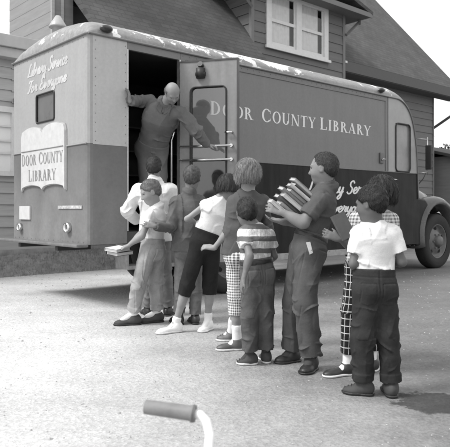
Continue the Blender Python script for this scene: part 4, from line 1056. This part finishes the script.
    segs = [(A['pel']-up*.3, A['neck'], f, .13)]+[(A['s'+c], A['e'+c], f, .05) for c in 'AB']+[(A['e'+c], A['w'+c], f, .05) for c in 'AB' if sh.get('sleeve', 'short') in ('long', 'three')]
    # hem cut only affects the torso: arms hanging below it keep their sleeves
    if cuts:
        for i, q in enumerate(sb.p):
            pass
        newp = []
        for q in sb.p:
            if q[0] in 'ce' and q[8] == 'add' and not any(np.allclose(q[1], A['s'+c]) and not np.allclose(q[2], A['sB']) or np.allclose(q[1], A['e'+c]) for c in 'AB'):
                q = q[:7]+(list(q[7])+[(cuts[0][0], cuts[0][1])], q[8])
            newp.append(q)
        sb.p = newp
    so1 = blobobj(sh.get('name', 'shirt'), sb, .0062, base, sh['m'], root, uvf=bone_uv(segs) if sh.get('uv') else None,
        dispf=folds(sh.get('fold', .005), K.get('seed', 1), [(A['e'+c], A['w'+c]-A['s'+c], .09*s, 95) for c in 'AB']+[(A['s'+c]-up*.05*s, up+.5*(A['s'+c]-ch), .10*s, 80) for c in 'AB']+[(wa, up, .17*s, 70)],
            [(A['pel'], A['neck'])]+[(A['s'+c], A['e'+c]) for c in 'AB']+[(A['e'+c], A['w'+c]) for c in 'AB'], [(A['pel']+up*(hem if hem is not None else topz_), up, .04)], .5*g if g > .02 else .0055))
    # ---------------- trousers or skirt
    tr = K['pants']; g = tr.get('g', .016); tb = Blob(); topz = tr.get('top', .07)
    tb.cone(A['pel']-up*.02, A['pel']+up*(topz+.06), .120*st*s+g, .104*st*s+g, .03, sq=(f,.74), cut=[(A['pel']+up*topz, up)])
    if tr.get('band', True): gs = K['shirt'].get('g', .014)+.011; tb.cone(A['pel']+up*(topz-.10), A['pel']+up*(topz+.04), .112*st*s+max(g, gs), .104*st*s+max(g, gs), .02, sq=(f,.74), cut=[(A['pel']+up*topz, up), (A['pel']+up*(topz-.05), -up)])
    tb.ell(A['pel']-up*.05*s-f*.035*s, (f, up, np.cross(f, up)), (.088*s+g*.5, .095*s, .12*st*s+g*.5), .03)
    th, kn, an_ = tr.get('r', (.080,.064,.058))
    for c in 'AB':
        Hh, Kk, Aa = A['h'+c], A['k'+c], A['a'+c]; d2 = nrm(Aa-Kk)
        tb.cone(Hh, Kk, th*s, kn*s, .035)
        fr_ = tr.get('len', .93); e = Kk+(Aa-Kk)*fr_
        tb.cone(Kk, e+d2*.03, kn*s, an_*s, .02, cut=[(e, d2)])
        if tr.get('cuff'): e0 = e-d2*tr['cuff']; tb.cone(e0, e+d2*.02, (an_+.009)*s, (an_+.010)*s, .003, cut=[(e, d2), (e0, -d2)])
        tb.cone(e-d2*.015, e+d2*.02, (an_-.012)*s, (an_-.012)*s, 0, cut=[(e-d2*.03, -d2)], op='sub')
    ps = [(A['h'+c]+(0,0,.25), A['k'+c], f, .085) for c in 'AB']+[(A['k'+c], A['a'+c], f, .075) for c in 'AB']
    blobobj(tr.get('name', 'trousers'), tb, .0048 if tr.get('pockets') else .0068, base, tr['m'], root, uvf=bone_uv(ps) if tr.get('uv') else None,
        dispf=lambda V: seams(V, A, f, up, s, topz, tr.get('pockets', 0))+folds(tr.get('fold', .008), K.get('seed', 1)+20, [(A['k'+c], A['a'+c]-A['h'+c], .13*s, 60) for c in 'AB']+[(A['k'+c]+(A['a'+c]-A['k'+c])*.85, A['a'+c]-A['k'+c], .11*s, 85) for c in 'AB']+[(A['pel']-up*.12, up+.3*f, .12*s, 55)],
            [(A['h'+c], A['k'+c]) for c in 'AB']+[(A['k'+c], A['a'+c]) for c in 'AB'], [(A['pel']+up*topz, up, .10)])(V))
    if tr.get('belt'):
        bb = Blob(); z = topz-.005; bb.cone(A['pel']+up*(z-.05), A['pel']+up*(z+.05), .112*st*s+max(g, K['shirt'].get('g', .014)+.011)+.003, .104*st*s+max(g, K['shirt'].get('g', .014)+.011)+.003, 0, sq=(f,.745), cut=[(A['pel']+up*(z+.002), up), (A['pel']+up*(z-.032), -up)])
        blobobj('belt', bb, .0065, base, tr['belt'], root)
    # ---------------- shoes and socks
    fz = K.get('floor', 0.0)
    for c in 'AB':
        shoe('shoe', A['a'+c], A['t'+c], K.get('fz'+c, fz), K['shoem'], root, base, K.get('ss', 1.0)*s, sole=K.get('solem'), high=K.get('high', 0), w=K.get('sw', 1.0), lace=K.get('lace'))
        if K.get('sockm'):
            b_ = Blob(); d = nrm(A['k'+c]-A['a'+c]); top = A['a'+c]+d*K.get('sock', .09); b_.cone(A['a'+c]-np.array((0,0,.03)), top+d*.02, .037*s, .038*s, .02, cut=[(top, d)])
            b_.cone(top-d*.03, top+d*.02, .041*s, .041*s, .004, cut=[(top, d)]); b_.cone(A['a'+c]-np.array((0,0,.01)), A['a'+c]+(A['t'+c]-A['a'+c])*.6-np.array((0,0,.014)), .035*s, .025*s, .01)
            blobobj('sock', b_, .007, base, K['sockm'], root, fold=.002)
    return root, A, dict(Q=Q, f=f, up=up, hr=hr, base=base)

SK_L = skinmat('skin_pale', .25); SK_H = skinmat('skin_sunburnt', .20); SK_T = skinmat('skin_tan', .16); SK_M = skinmat('skin_tanned', .115)
HR_D = hairmat('hair_dark', .025); HR_B = hairmat('hair_brown', .075); HR_BL = hairmat('hair_blonde', .17); HR_BK = hairmat('hair_black', .010); HR_G = hairmat('hair_grey', .10); HR_S = hairmat('hair_fair_brown', .12)
WHT = cloth('white_cotton', .64, .06, wr=.6); OFFW = cloth('off_white_cotton', .62, .08, wr=.6); CANV = cloth('white_canvas', .7, .08); SOCK = cloth('sock_white', .72, .06)
DEN_L = cloth('washed_denim', .29, .2, wr=.7); DEN_M = cloth('mid_denim', .085, .3, wr=.7); DEN_D = cloth('dark_denim', .030, .3, wr=.7); GREYT = cloth('grey_twill', .085, .15, wr=.6)
SOCKD = cloth('sock_dark', .06, .1); BLK = cloth('dark_cotton', .018, .2, wr=.6); JACK = cloth('grey_jacket', .10, .2, wr=.7); KNIT = cloth('grey_knit', .085, .12, wr=.4); POLO = cloth('grey_polo', .085, .12, wr=.4)
COV = cloth('overall_cloth', .13, .12, wr=.7); LEA = M('leather_dark', .025, .45, .3, 20); LEAB = M('leather_brown', .05, .6, .3, 20); SUE = M('suede_grey', .05, .8, .3, 20); RUBW = M('rubber_white', .6, .7, .1, 20)
PLD = patterned('windowpane_plaid', windowpane(.016, .5, .046, .12)); GIN = patterned('gingham_check', gingham(.10, .75, .021)); STR = patterned('striped_jersey', stripes(.13, .72, .085, .42, .0)); CHK = patterned('checked_blouse', gingham(.14, .62, .022))

def JJ(Y, d):
    """joints from photograph positions with a depth offset each"""
    return {k: P(v[0], v[1], Y+(v[2] if len(v) > 2 else 0)) for k, v in d.items()}
def onfloor(J, z=.0, ah=.075):
    for c in 'AB': J['a'+c][2] = max(J['a'+c][2], z+ah)
    return J

# --- librarian leaning out of the doorway
J = JJ(7.40, dict(head=(172.5,93,-.42), neck=(164.5,103,-.28), pel=(152,148,.10), sA=(149.5,100,-.12), sB=(181,111,-.28), eA=(137,101,-.22), wA=(129.8,101,-.40), eB=(197,131,-.25), wB=(207,145,-.13),
    hA=(146,153,.1), hB=(159,154,.1), kA=(146,192,.12), kB=(160,191,.1), aA=(146,225,.15), aB=(161,225,.12), tA=(143,229,-.02), tB=(166,229,-.05)))
for c in 'AB': J['a'+c][2] = .93; J['t'+c][2] = .87
base = (J['pel'][0], J['pel'][1], .85)
lib_root, LB_A, LB = person('bald librarian in grey overalls leaning out of the truck doorway towards the open door', base, J, dict(s=1.12, face=(.15,-.95,-.2), hface=(.30,-.50,-.81), hup=(.2,-.80,.56), H=.225, skin=skinmat('skin_librarian', .23), hair='fringe', hairm=HR_G,
    shirt=dict(m=COV, sleeve='long', collar=True, hem=-.02, g=.024, so=.030, fold=.014, name='work_jacket'), pants=dict(m=COV, band=False, g=.020, r=(.092,.078,.072), len=.95, top=.1, fold=.014, name='work_trousers'),
    shoem=LEA, floor=.85, handA=((-.1,-.05,1.0),(-.55,-.2,0),1,.5), handB=((.97,.0,-.12),(0,.25,-1),-1,.75), hs=1.08, seed=3, stout=1.40, nk=1.08, ar=1.12))

ln = LB_A['neck']-LB['base']; lf, lu, lr = LB['f'], LB['up'], np.cross(LB['f'], LB['up'])
for sg in (-1, 1):       # collar flaps
    b = MB(); pts = [(.010, .035, .02), (.075, .055, .035), (.085, .075, -.035), (.02, .105, -.085)]
    o_ = [ln+lr*sg*x+lf*(y+.012)+lu*z for x, y, z in pts]; i_ = [p-lf*.008 for p in o_]; b.add(o_+i_, [(0,1,2,3),(7,6,5,4),(0,4,5,1),(1,5,6,2),(2,6,7,3),(3,7,4,0)], 0, False); b.build('collar_flap', COV, lib_root, bevel=.003)
b = MB(); lpel = LB_A['pel']-LB['base']; lneck = ln
for i in range(5):
    q = lpel+(lneck-lpel)*(.30+.145*i)+lf*(.098+.012*math.sin(i)); b.tube([q, q+lf*.022], .0065, 8)
b.build('buttons', plain('button_dark', .04, .4), lib_root)
# --- boy in a loose white shirt, nearest the doorway, back to the camera
J = onfloor(JJ(6.42, dict(head=(154,168), neck=(154,181,-.02), pel=(155,238,.0), sA=(139,188), sB=(170,188), eA=(127,211,.05), wA=(138,221,.25), eB=(174,212,.05), wB=(166,218,.25),
    hA=(149,241), hB=(162,241), kA=(151,282,-.02), kB=(165,280,.0), aA=(148,309,.02), aB=(168,309,.02), tA=(144,317,.2), tB=(173,317,.2))))
person('boy in a baggy white shirt facing the doorway, nearest the truck and partly hidden', (J['pel'][0], J['pel'][1], 0), J, dict(s=1.08, face=(.0,1,0), hface=(.05,1,-.1), H=.225, skin=SK_T, hair='crop', hairm=HR_D,
    shirt=dict(m=OFFW, sleeve='long', collar=True, hem=-.03, g=.030, so=.03, fold=.012, flare=.012), pants=dict(m=cloth('grey_jeans', .16, .2, wr=.7), band=False, g=.014, r=(.082,.07,.064), len=.93), sockm=SOCKD, shoem=LEA,
    handA=((.6,.5,.1),(0,.3,-1),1), handB=((-.6,.5,.1),(0,.3,-1),-1), seed=5, group=None))

# --- boy in light jeans turned left, holding a book
J = onfloor(JJ(5.98, dict(head=(150.5,192), neck=(156,207,.03), pel=(153,246,.02), sA=(150,214,-.12), sB=(160,212,.14), eA=(142,236,-.17), wA=(128,246,-.14), eB=(143,232,.16), wB=(128,246,.12),
    hA=(149,250,-.06), hB=(156,250,.08), kA=(138,288,-.10), kB=(156,285,.07), aA=(134,312,-.06), aB=(157,311,.08), tA=(114.5,323,-.10), tB=(140,318,.02))))
JC = J
person('boy in pale shirt and light jeans turned left with a book held out in front', (J['pel'][0], J['pel'][1], 0), J, dict(s=1.0, face=(-.95,.28,0), hface=(-.78,-.32,-.35), hup=(-.25,-.1,.95), H=.225, skin=SK_L, hair='short', hairm=HR_S, fringe=.33, hg=.03,
    shirt=dict(m=WHT, sleeve='short', collar=True, hem=-.0, g=.024, so=.02, fold=.012, len=.55), pants=dict(m=DEN_L, pockets=1, g=.018, r=(.088,.074,.062), len=.95, cuff=.045, fold=.012), shoem=SUE, sockm=SOCK,
    handA=((-.95,.1,-.3),(.0,.15,-1),1,.5), handB=((-.95,-.1,-.2),(0,.1,1),1,.4), seed=7, ss=1.08))

# --- boy in a grey jacket
J = onfloor(JJ(5.95, dict(head=(192,178,.0), neck=(190,192,0), pel=(188,246,.02), sA=(176,200,.0), sB=(200,200,.05), eA=(170.5,228,-.08), wA=(155,226,-.22), eB=(205,222,.12), wB=(202,236,.25),
    hA=(182,250), hB=(194,250), kA=(181,288,-.02), kB=(196,290,.03), aA=(179,314), aB=(195,316,.02), tA=(172,323,.18), tB=(191,325,.20))))
person('boy in a dark grey jacket seen from behind with his arm round the next boy', (J['pel'][0], J['pel'][1], 0), J, dict(s=1.0, face=(-.15,1,0), hface=(.05,1,-.1), H=.225, skin=SK_T, hair='short', hairm=HR_B,
    shirt=dict(m=JACK, sleeve='long', collar=True, hem=-.05, g=.022, so=.018, fold=.011, name='jacket', flare=.022), pants=dict(m=cloth('worn_denim', .13, .25, wr=.7), band=False, g=.004, r=(.080,.066,.060), len=.95, fold=.01), sockm=SOCKD, shoem=LEA,
    handA=((-.98,.1,.15),(.1,1,-.1),-1,.35), handB=((-.2,.6,.1),(0,0,-1),-1), seed=9, stout=1.02))

# --- girl in white sleeveless blouse and dark pedal pushers, legs apart
J = onfloor(JJ(5.58, dict(head=(228,187,.03), neck=(221,198,.0), pel=(206,238,.0), sA=(206,203,-.02), sB=(225,207,.06), eA=(187,219,-.02), wA=(203,226,.20), eB=(229,226,.15), wB=(222,236,.3),
    hA=(200,243,-.02), hB=(212,243,.02), kA=(187,285,-.03), kB=(210,285,.06), aA=(176,322,-.02), aB=(208,318,.08), tA=(157,338,-.12), tB=(200,333,-.05))))
person('dark haired girl in sleeveless white blouse and black pedal pushers with white shoes', (J['pel'][0], J['pel'][1], 0), J, dict(s=.97, face=(-.25,.96,0), hface=(.15,.97,-.1), H=.225, skin=SK_L, hair='bob', hairm=HR_D, cut=-.22,
    shirt=dict(m=WHT, sleeve='cap', hem=-.0, g=.016, fold=.012, name='blouse'), pants=dict(m=BLK, g=.010, r=(.084,.072,.066), len=.28, top=.06, fold=.006, name='pedal_pushers'), shoem=CANV, lace=LACEW, solem=RUBW, sockm=SOCK, sock=.05,
    handA=((.8,.5,.1),(0,.3,-1),1), handB=((-.4,.8,.0),(0,0,-1),-1), seed=11, ar=.85, ss=1.02))

# --- fair-haired girl in grey jersey and gingham
J = onfloor(JJ(4.86, dict(head=(248.5,174,.0), neck=(248,190,.0), pel=(240,250,.0), sA=(234,199,.0), sB=(263,199,.03), eA=(229,231,-.03), wA=(214,248,-.02), eB=(268,228,.10), wB=(263,248,.25),
    hA=(236,254,.0), hB=(248,254,.04), kA=(236,297,.0), kB=(246,296,.06), aA=(237,340,.0), aB=(231,331,.45), tA=(217,352,-.03), tB=(217,341,.42))))
J['aB'] = np.array(P(231,331,5.2)); J['tB'] = np.array(P(217,342,5.2)); J['kB'] = P(240,290,5.05)
onfloor(J)
person('fair haired girl with a bobbed cut in grey jersey and gingham pedal pushers', (J['pel'][0], J['pel'][1], 0), J, dict(s=1.02, face=(-.3,.95,0), hface=(.25,.95,-.05), H=.23, skin=SK_L, hair='bob', hairm=HR_BL, hairamp=.0025,
    shirt=dict(m=KNIT, sleeve='three', hem=-.05, g=.016, so=.012, fold=.007, name='jersey', flare=.010), pants=dict(m=GIN, band=False, g=.010, r=(.080,.066,.060), len=.42, top=.06, fold=.004, uv=True, name='pedal_pushers'), shoem=M('saddle_shoe', .10, .5, .5, 9), solem=RUBW, sockm=SOCK, sock=.12,
    handA=((-.7,.1,.1),(.1,.6,-.8),-1,.7), handB=((-.2,.9,.0),(0,0,-1),-1), seed=13, ar=.95))

# --- small boy in a striped jersey
J = onfloor(JJ(4.40, dict(head=(246.5,212,.0), neck=(253,225,-.01), pel=(257,268,.0), sA=(245,231,-.04), sB=(268,233,.03), eA=(249.5,256,-.17), wA=(243.5,279,-.20), eB=(274,256,.08), wB=(266,264,.2),
    hA=(251,274), hB=(264,274), kA=(250,316,-.02), kB=(265,313,.03), aA=(250,352), aB=(266,350,.06), tA=(237.5,363,.0), tB=(262,361,.20))))
person('small boy in a striped jersey and jeans standing behind the fair haired girl', (J['pel'][0], J['pel'][1], 0), J, dict(s=.86, face=(-.35,.93,0), hface=(-.25,.95,-.05), H=.20, skin=SK_T, hair='crop', hairm=HR_D, hg=.022,
    shirt=dict(m=STR, sleeve='short', hem=-.005, g=.018, fold=.004, uv=True, name='striped_jersey', len=.6), pants=dict(m=DEN_M, pockets=1, g=.012, r=(.090,.078,.070), len=.96, fold=.009, belt=LEA), sockm=SOCKD, shoem=SUE, solem=RUBW,
    handA=((-.25,.0,-.95),(.9,.3,0),1,.5), handB=((-.4,.8,.0),(0,0,-1),-1), seed=15, hs=.78))

# --- tall boy with the books
J = onfloor(JJ(4.30, dict(head=(323.5,168.5,.0), neck=(326,187,.02), pel=(309,244,.0), sA=(319.5,198,-.15), sB=(323,197,.17), eA=(303,223,-.19), wA=(282,212,-.17), eB=(303,222,.10), wB=(283,222,.02),
    hA=(309,250,-.07), hB=(302,250,.09), kA=(305,303,-.09), kB=(293,302,.12), aA=(311,357,-.06), aB=(292,350,.18), tA=(305,378,-.26), tB=(275,362,.14))))
J['tA'] = P(303,374,4.12); J['tB'] = P(276,362,4.42)
JH = J
person('tall boy in a grey short sleeved jersey carrying a heap of books', (J['pel'][0], J['pel'][1], 0), J, dict(s=1.12, face=(-.93,.33,0), hface=(-.93,.36,-.04), H=.213, skin=SK_H, hair='crop', hairm=HR_D, hg=.020, hairamp=.001, fringe=.20,
    shirt=dict(m=POLO, sleeve='short', collar=True, hem=.03, g=.016, fold=.007, len=.72), pants=dict(m=GREYT, pockets=2, g=.016, r=(.086,.072,.066), len=.97, fold=.012, top=.075, belt=LEA), sockm=SOCKD, shoem=LEA,
    handA=((-.85,.2,.30),(.25,.85,-.1),-1,.6), handB=((-.9,-.2,.15),(0,-.2,1),1,.4), seed=17, nk=.92, belly=.0, stout=1.05, hs=.95, ar=1.12, ss=1.0))

b = MB(); c = P(308.5, 247, 4.12); b.add([c+np.array(q) for q in ((-.016,0,.03),(.012,.002,.035),(.030,.004,-.04),(.008,.0,-.05),(-.016,.006,.03),(.012,.008,.035),(.030,.010,-.04),(.008,.006,-.05))], [(0,1,2,3),(4,7,6,5),(0,3,7,4),(1,5,6,2),(0,4,5,1),(3,2,6,7)])
tag(b.build('folded_paper', OFFW), 'folded white slip of paper sticking out of the tall boy\'s trouser pocket', 'paper')

# --- black-haired girl in checked blouse and plaid trousers
J = onfloor(JJ(4.12, dict(head=(381,193,.0), neck=(377,208,.0), pel=(364,262,.0), sA=(358,217,-.03), sB=(392,217,.06), eA=(351,247,-.06), wA=(339,239,-.16), eB=(397,243,.06), wB=(385,254,.2),
    hA=(357,268,-.02), hB=(370,268,.06), kA=(350,312,-.02), kB=(369,312,.08), aA=(347.5,370,.0), aB=(372,366,.10), tA=(324,382,-.06), tB=(360,380,.0))))
JI = J
person('girl with a dark round bob in checked blouse and dark windowpane plaid trousers', (J['pel'][0], J['pel'][1], 0), J, dict(s=.96, face=(-.35,.93,0), hface=(-.1,.98,-.0), H=.225, skin=SK_M, hair='bob', hairm=HR_BK, hairamp=.0025,
    shirt=dict(m=CHK, sleeve='short', hem=-.02, g=.022, fold=.005, uv=True, name='checked_blouse', len=.6), pants=dict(m=PLD, band=False, g=.010, r=(.076,.062,.054), len=.80, fold=.004, uv=True, name='plaid_trousers'), shoem=LEA, solem=RUBW, sockm=SOCK, sock=.12,
    handA=((-.85,.1,.35),(.1,.9,.0),-1,.5), handB=((-.5,.8,.0),(0,0,-1),-1), seed=19, ar=.9))

# --- boy in a white T-shirt and rolled dark jeans
J = onfloor(JJ(3.66, dict(head=(371,204,.0), neck=(375,222,.01), pel=(374,281,.0), sA=(359.5,231,.0), sB=(392,231,.0), eA=(353.5,264,-.02), wA=(360,270,.22), eB=(402,262,-.01), wB=(392,263,.25),
    hA=(366,287), hB=(384,287), kA=(363,336,-.02), kB=(388,336,.0), aA=(363,381,.02), aB=(391,383,.0), tA=(343.5,393,.06), tB=(387,397,.16))))
person('boy in a white T-shirt and dark rolled jeans at the end of the queue', (J['pel'][0], J['pel'][1], 0), J, dict(s=.92, face=(-.12,.99,0), hface=(-.80,.58,-.12), H=.20, skin=SK_M, hair='short', hairm=HR_BK, hg=.05, fringe=.33,
    shirt=dict(m=WHT, sleeve='short', hem=-.005, g=.016, fold=.009, name='tshirt', len=.68, so=.014), pants=dict(m=DEN_D, pockets=1, g=.010, r=(.082,.074,.066), len=.97, cuff=.055, fold=.012, belt=None), sockm=SOCKD, shoem=SUE, ss=1.08, high=.02,
    handA=((.5,.8,.1),(0,0,-1),1), handB=((-.5,.8,.1),(0,0,-1),-1), seed=21, stout=1.0, hs=.8))

# ================================================================== books
def book(label, c, long_, thick, L, Wd_, T, cv, parent=None, group=None, flip=1):
    """hard-backed book: c centre, long_ along the spine, thick across the covers"""
    a = Vector(nrm(long_)); n = Vector(nrm(thick)); n = (n-n.dot(a)*a).normalized(); w = a.cross(n)*flip
    Mx = Matrix(((a.x, w.x, n.x, c[0]), (a.y, w.y, n.y, c[1]), (a.z, w.z, n.z, c[2]), (0,0,0,1)))
    root = empty('book'); root.matrix_world = Mx; tag(root, label, 'book', group)
    b = MB(); k = .003; b.box(-L/2, L/2, -Wd_/2, Wd_/2, -T/2, -T/2+k); b.box(-L/2, L/2, -Wd_/2, Wd_/2, T/2-k, T/2)
    n_ = 6; pr = [(-Wd_/2-.006*math.sin(math.pi*i/n_), -T/2+T*i/n_) for i in range(n_+1)]
    b.add([(x, y, z) for x in (-L/2, L/2) for y, z in pr]+[(x, y+.004, z) for x in (-L/2, L/2) for y, z in pr], [(i, i+1, n_+2+i, n_+1+i) for i in range(n_)]+[(2*n_+2+i, 3*n_+3+i, 3*n_+4+i, 2*n_+3+i) for i in range(n_)], 0, True)
    b.build('cover', M('book_cover', cv, .5, .2, 30), root, bevel=.0008)
    b = MB(); b.box(-L/2+.004, L/2-.004, -Wd_/2+.005, Wd_/2-.004, -T/2+k+.0005, T/2-k-.0005); b.build('pages', PAGES, root)
    return root
def pagesmat():
    m, t, b = nodes('page_edges'); n = noise(t, coord(t, (.2,.2,60)), 18, 2); t.links.new(ramp(t, n, .35, .30, .65, .5), b.inputs['Base Color']); b.inputs['Roughness'].default_value = .9; return m
PAGES = pagesmat()
Yb = 4.22
la = np.array((.74, .12, -.60)); la = nrm(la); sd_ = nrm(np.array((.60, 0, .74))); bw_ = np.cross(la, sd_)
c0 = P(283, 214, Yb)
names = [('thin pale book lowest in the heap, lying on the tall boy\'s hands', .5, .026), ('mid grey book second from the bottom of the heap in the tall boy\'s arms', .22, .030), ('dark book third from the bottom of the carried heap', .09, .028), ('light grey book fourth from the bottom of the carried heap', .42, .030),
         ('dull grey book at the very middle of the carried heap', .16, .026), ('dark grey book fourth from the top of the carried heap', .09, .028), ('pale grey book third from the top of the carried heap', .33, .024),
         ('black book just under the topmost of the carried heap', .05, .022), ('grey book on top of the heap, highest against the tall boy\'s chest', .22, .026)]
off = 0
for i, (lb, cv, T) in enumerate(names):
    T *= .95; off += T/2; sl_ = (-.012, .02, -.015, .012, -.02, .01, -.008, .014, -.004)[i]
    c = c0+sd_*off+la*(sl_+.012*i*.2)+np.array((0, .02*((i*7) % 3-1), 0)); off += T/2+.001
    book(lb, c, la+np.array((0, .05*((i*5) % 3-1), .03*((i*3) % 3-1))), sd_, .235-.012*((i*3) % 4), .165-.008*((i*5) % 3), T, cv, group='books in the tall boy\'s arms', flip=-1 if i in (1,2,4,6,7) else 1)
wI = JI['wA']; book('dark book held upright by the girl in the checked blouse', P(343,226,3.98), (-.42,.1,.90), (.35,-.85,.2), .17, .105, .022, .07)
wC = JC['wA']; b_ = book('pale paperback held out by the boy in light jeans', wC+np.array((-.105,.04,-.03)), (.5,.85,.06), (-.1,-.35,.93), .20, .145, .030, .6)
book('dark book under the pale paperback in the boy\'s hands', wC+np.array((-.085,.055,-.066)), (.6,.8,.04), (-.1,-.30,.95), .21, .15, .034, .05)

# ================================================================== bicycle at the photographer's feet
bk = empty('bicycle', (-.05, 1.28, 0), 0); tag(bk, 'child\'s bicycle close to the camera with a grey grip on its curved white handlebar', 'bicycle')
BAR = M('bar_white', .75, .3, .05, 20); FR = M('bicycle_frame', .08, .35, .2, 8); GRIP = M('grip_rubber', .17, .6, .25, 30, bump=.3, bscale=90, bdist=.002)
def loc(p): return Vector(p)-Vector((-.05, 1.28, 0))
for sg, Yg in ((1, 1.50), (-1, 1.06)):
    gz = .610
    a = loc((-.196, Yg+.02*sg, gz+.006)); e = loc((-.078, Yg, gz-.004))
    b = MB(); b.tube([e, loc((-.060, Yg-.005*sg, gz-.006)), loc((-.045, Yg-.012*sg, gz-.018)), loc((-.036, Yg-.03*sg, gz-.045)), loc((-.040, Yg-.07*sg, gz-.085)), loc((-.05, 1.28+.06*sg, .50)), loc((-.05, 1.28, .495))], .0115, 12)
    b.build('handlebar', BAR, bk)
    b = MB(); b.tube([a+(a-e).normalized()*.002, a, e, e+(e-a).normalized()*.006], [.012,.0175,.0185,.021], 18)
    b.tube([e-(e-a)*.03, e+(e-a)*.02], [.0215,.0215], 18)
    b.build('grip', GRIP, bk)
b = MB(); b.tube([(0,0,.53),(.012,0,.30)], .014, 10); b.build('stem', CHROME, bk)
def bwheel(x):
    r = empty('wheel', (x, 0, .21)); r.parent = bk; RX = Matrix.Rotation(math.radians(90), 4, 'X')
    b = MB(); b.lathe([(.19+.018*math.cos(a), .018*math.sin(a)) for a in [2*math.pi*k/10 for k in range(11)]], RX, 40); b.build('tyre', RUBBER, r)
    b = MB(); b.lathe([(.176,-.012),(.168,-.01),(.168,.01),(.176,.012)], RX, 40); b.build('rim', CHROME, r)
    b = MB()
    for k in range(20): a = k*math.pi/10; b.tube([(0,(-1)**k*.02,0),(.17*math.cos(a),0,.17*math.sin(a))], .001, 4)
    b.tube([(0,-.04,0),(0,.04,0)], .015, 10); b.build('spokes', CHROME, r)
bwheel(.10); bwheel(-.62)
b = MB()
for sg in (-1, 1): b.tube([(.012,0,.38),(.02,.035*sg,.34),(.10,.035*sg,.21)], .009, 8); b.tube([(-.27,0,.22),(-.62,.04*sg,.21)], .008, 8); b.tube([(-.30,0,.40),(-.62,.04*sg,.21)], .008, 8)
b.tube([(.0,0,.44),(-.30,0,.40)], .013, 10); b.tube([(.012,0,.36),(-.27,0,.20)], .015, 10); b.tube([(-.27,0,.20),(-.31,0,.45)], .013, 10); b.build('frame', FR, bk)
b = MB(); secs = [[(x, w*math.cos(a), .465+.02*math.sin(a)) for a in [2*math.pi*k/12 for k in range(12)]] for x, w in ((-.20,.008),(-.25,.022),(-.31,.045),(-.38,.07),(-.43,.06),(-.44,.03))]; loft(b, secs); b.build('saddle', LEA, bk)
b = MB(); b.tube([(-.27,-.06,.2),(-.27,.06,.2)], .012, 8); b.tube([(-.27,-.06,.2),(-.20,-.06,.12)], .007, 6); b.tube([(-.27,.06,.2),(-.34,.06,.28)], .007, 6); b.build('crank', BLACK, bk); boxo('pedal', BLACK, bk, -.24,-.16,-.12,-.07,.11,.13); boxo('pedal', BLACK, bk, -.38,-.30,.07,.12,.27,.29)
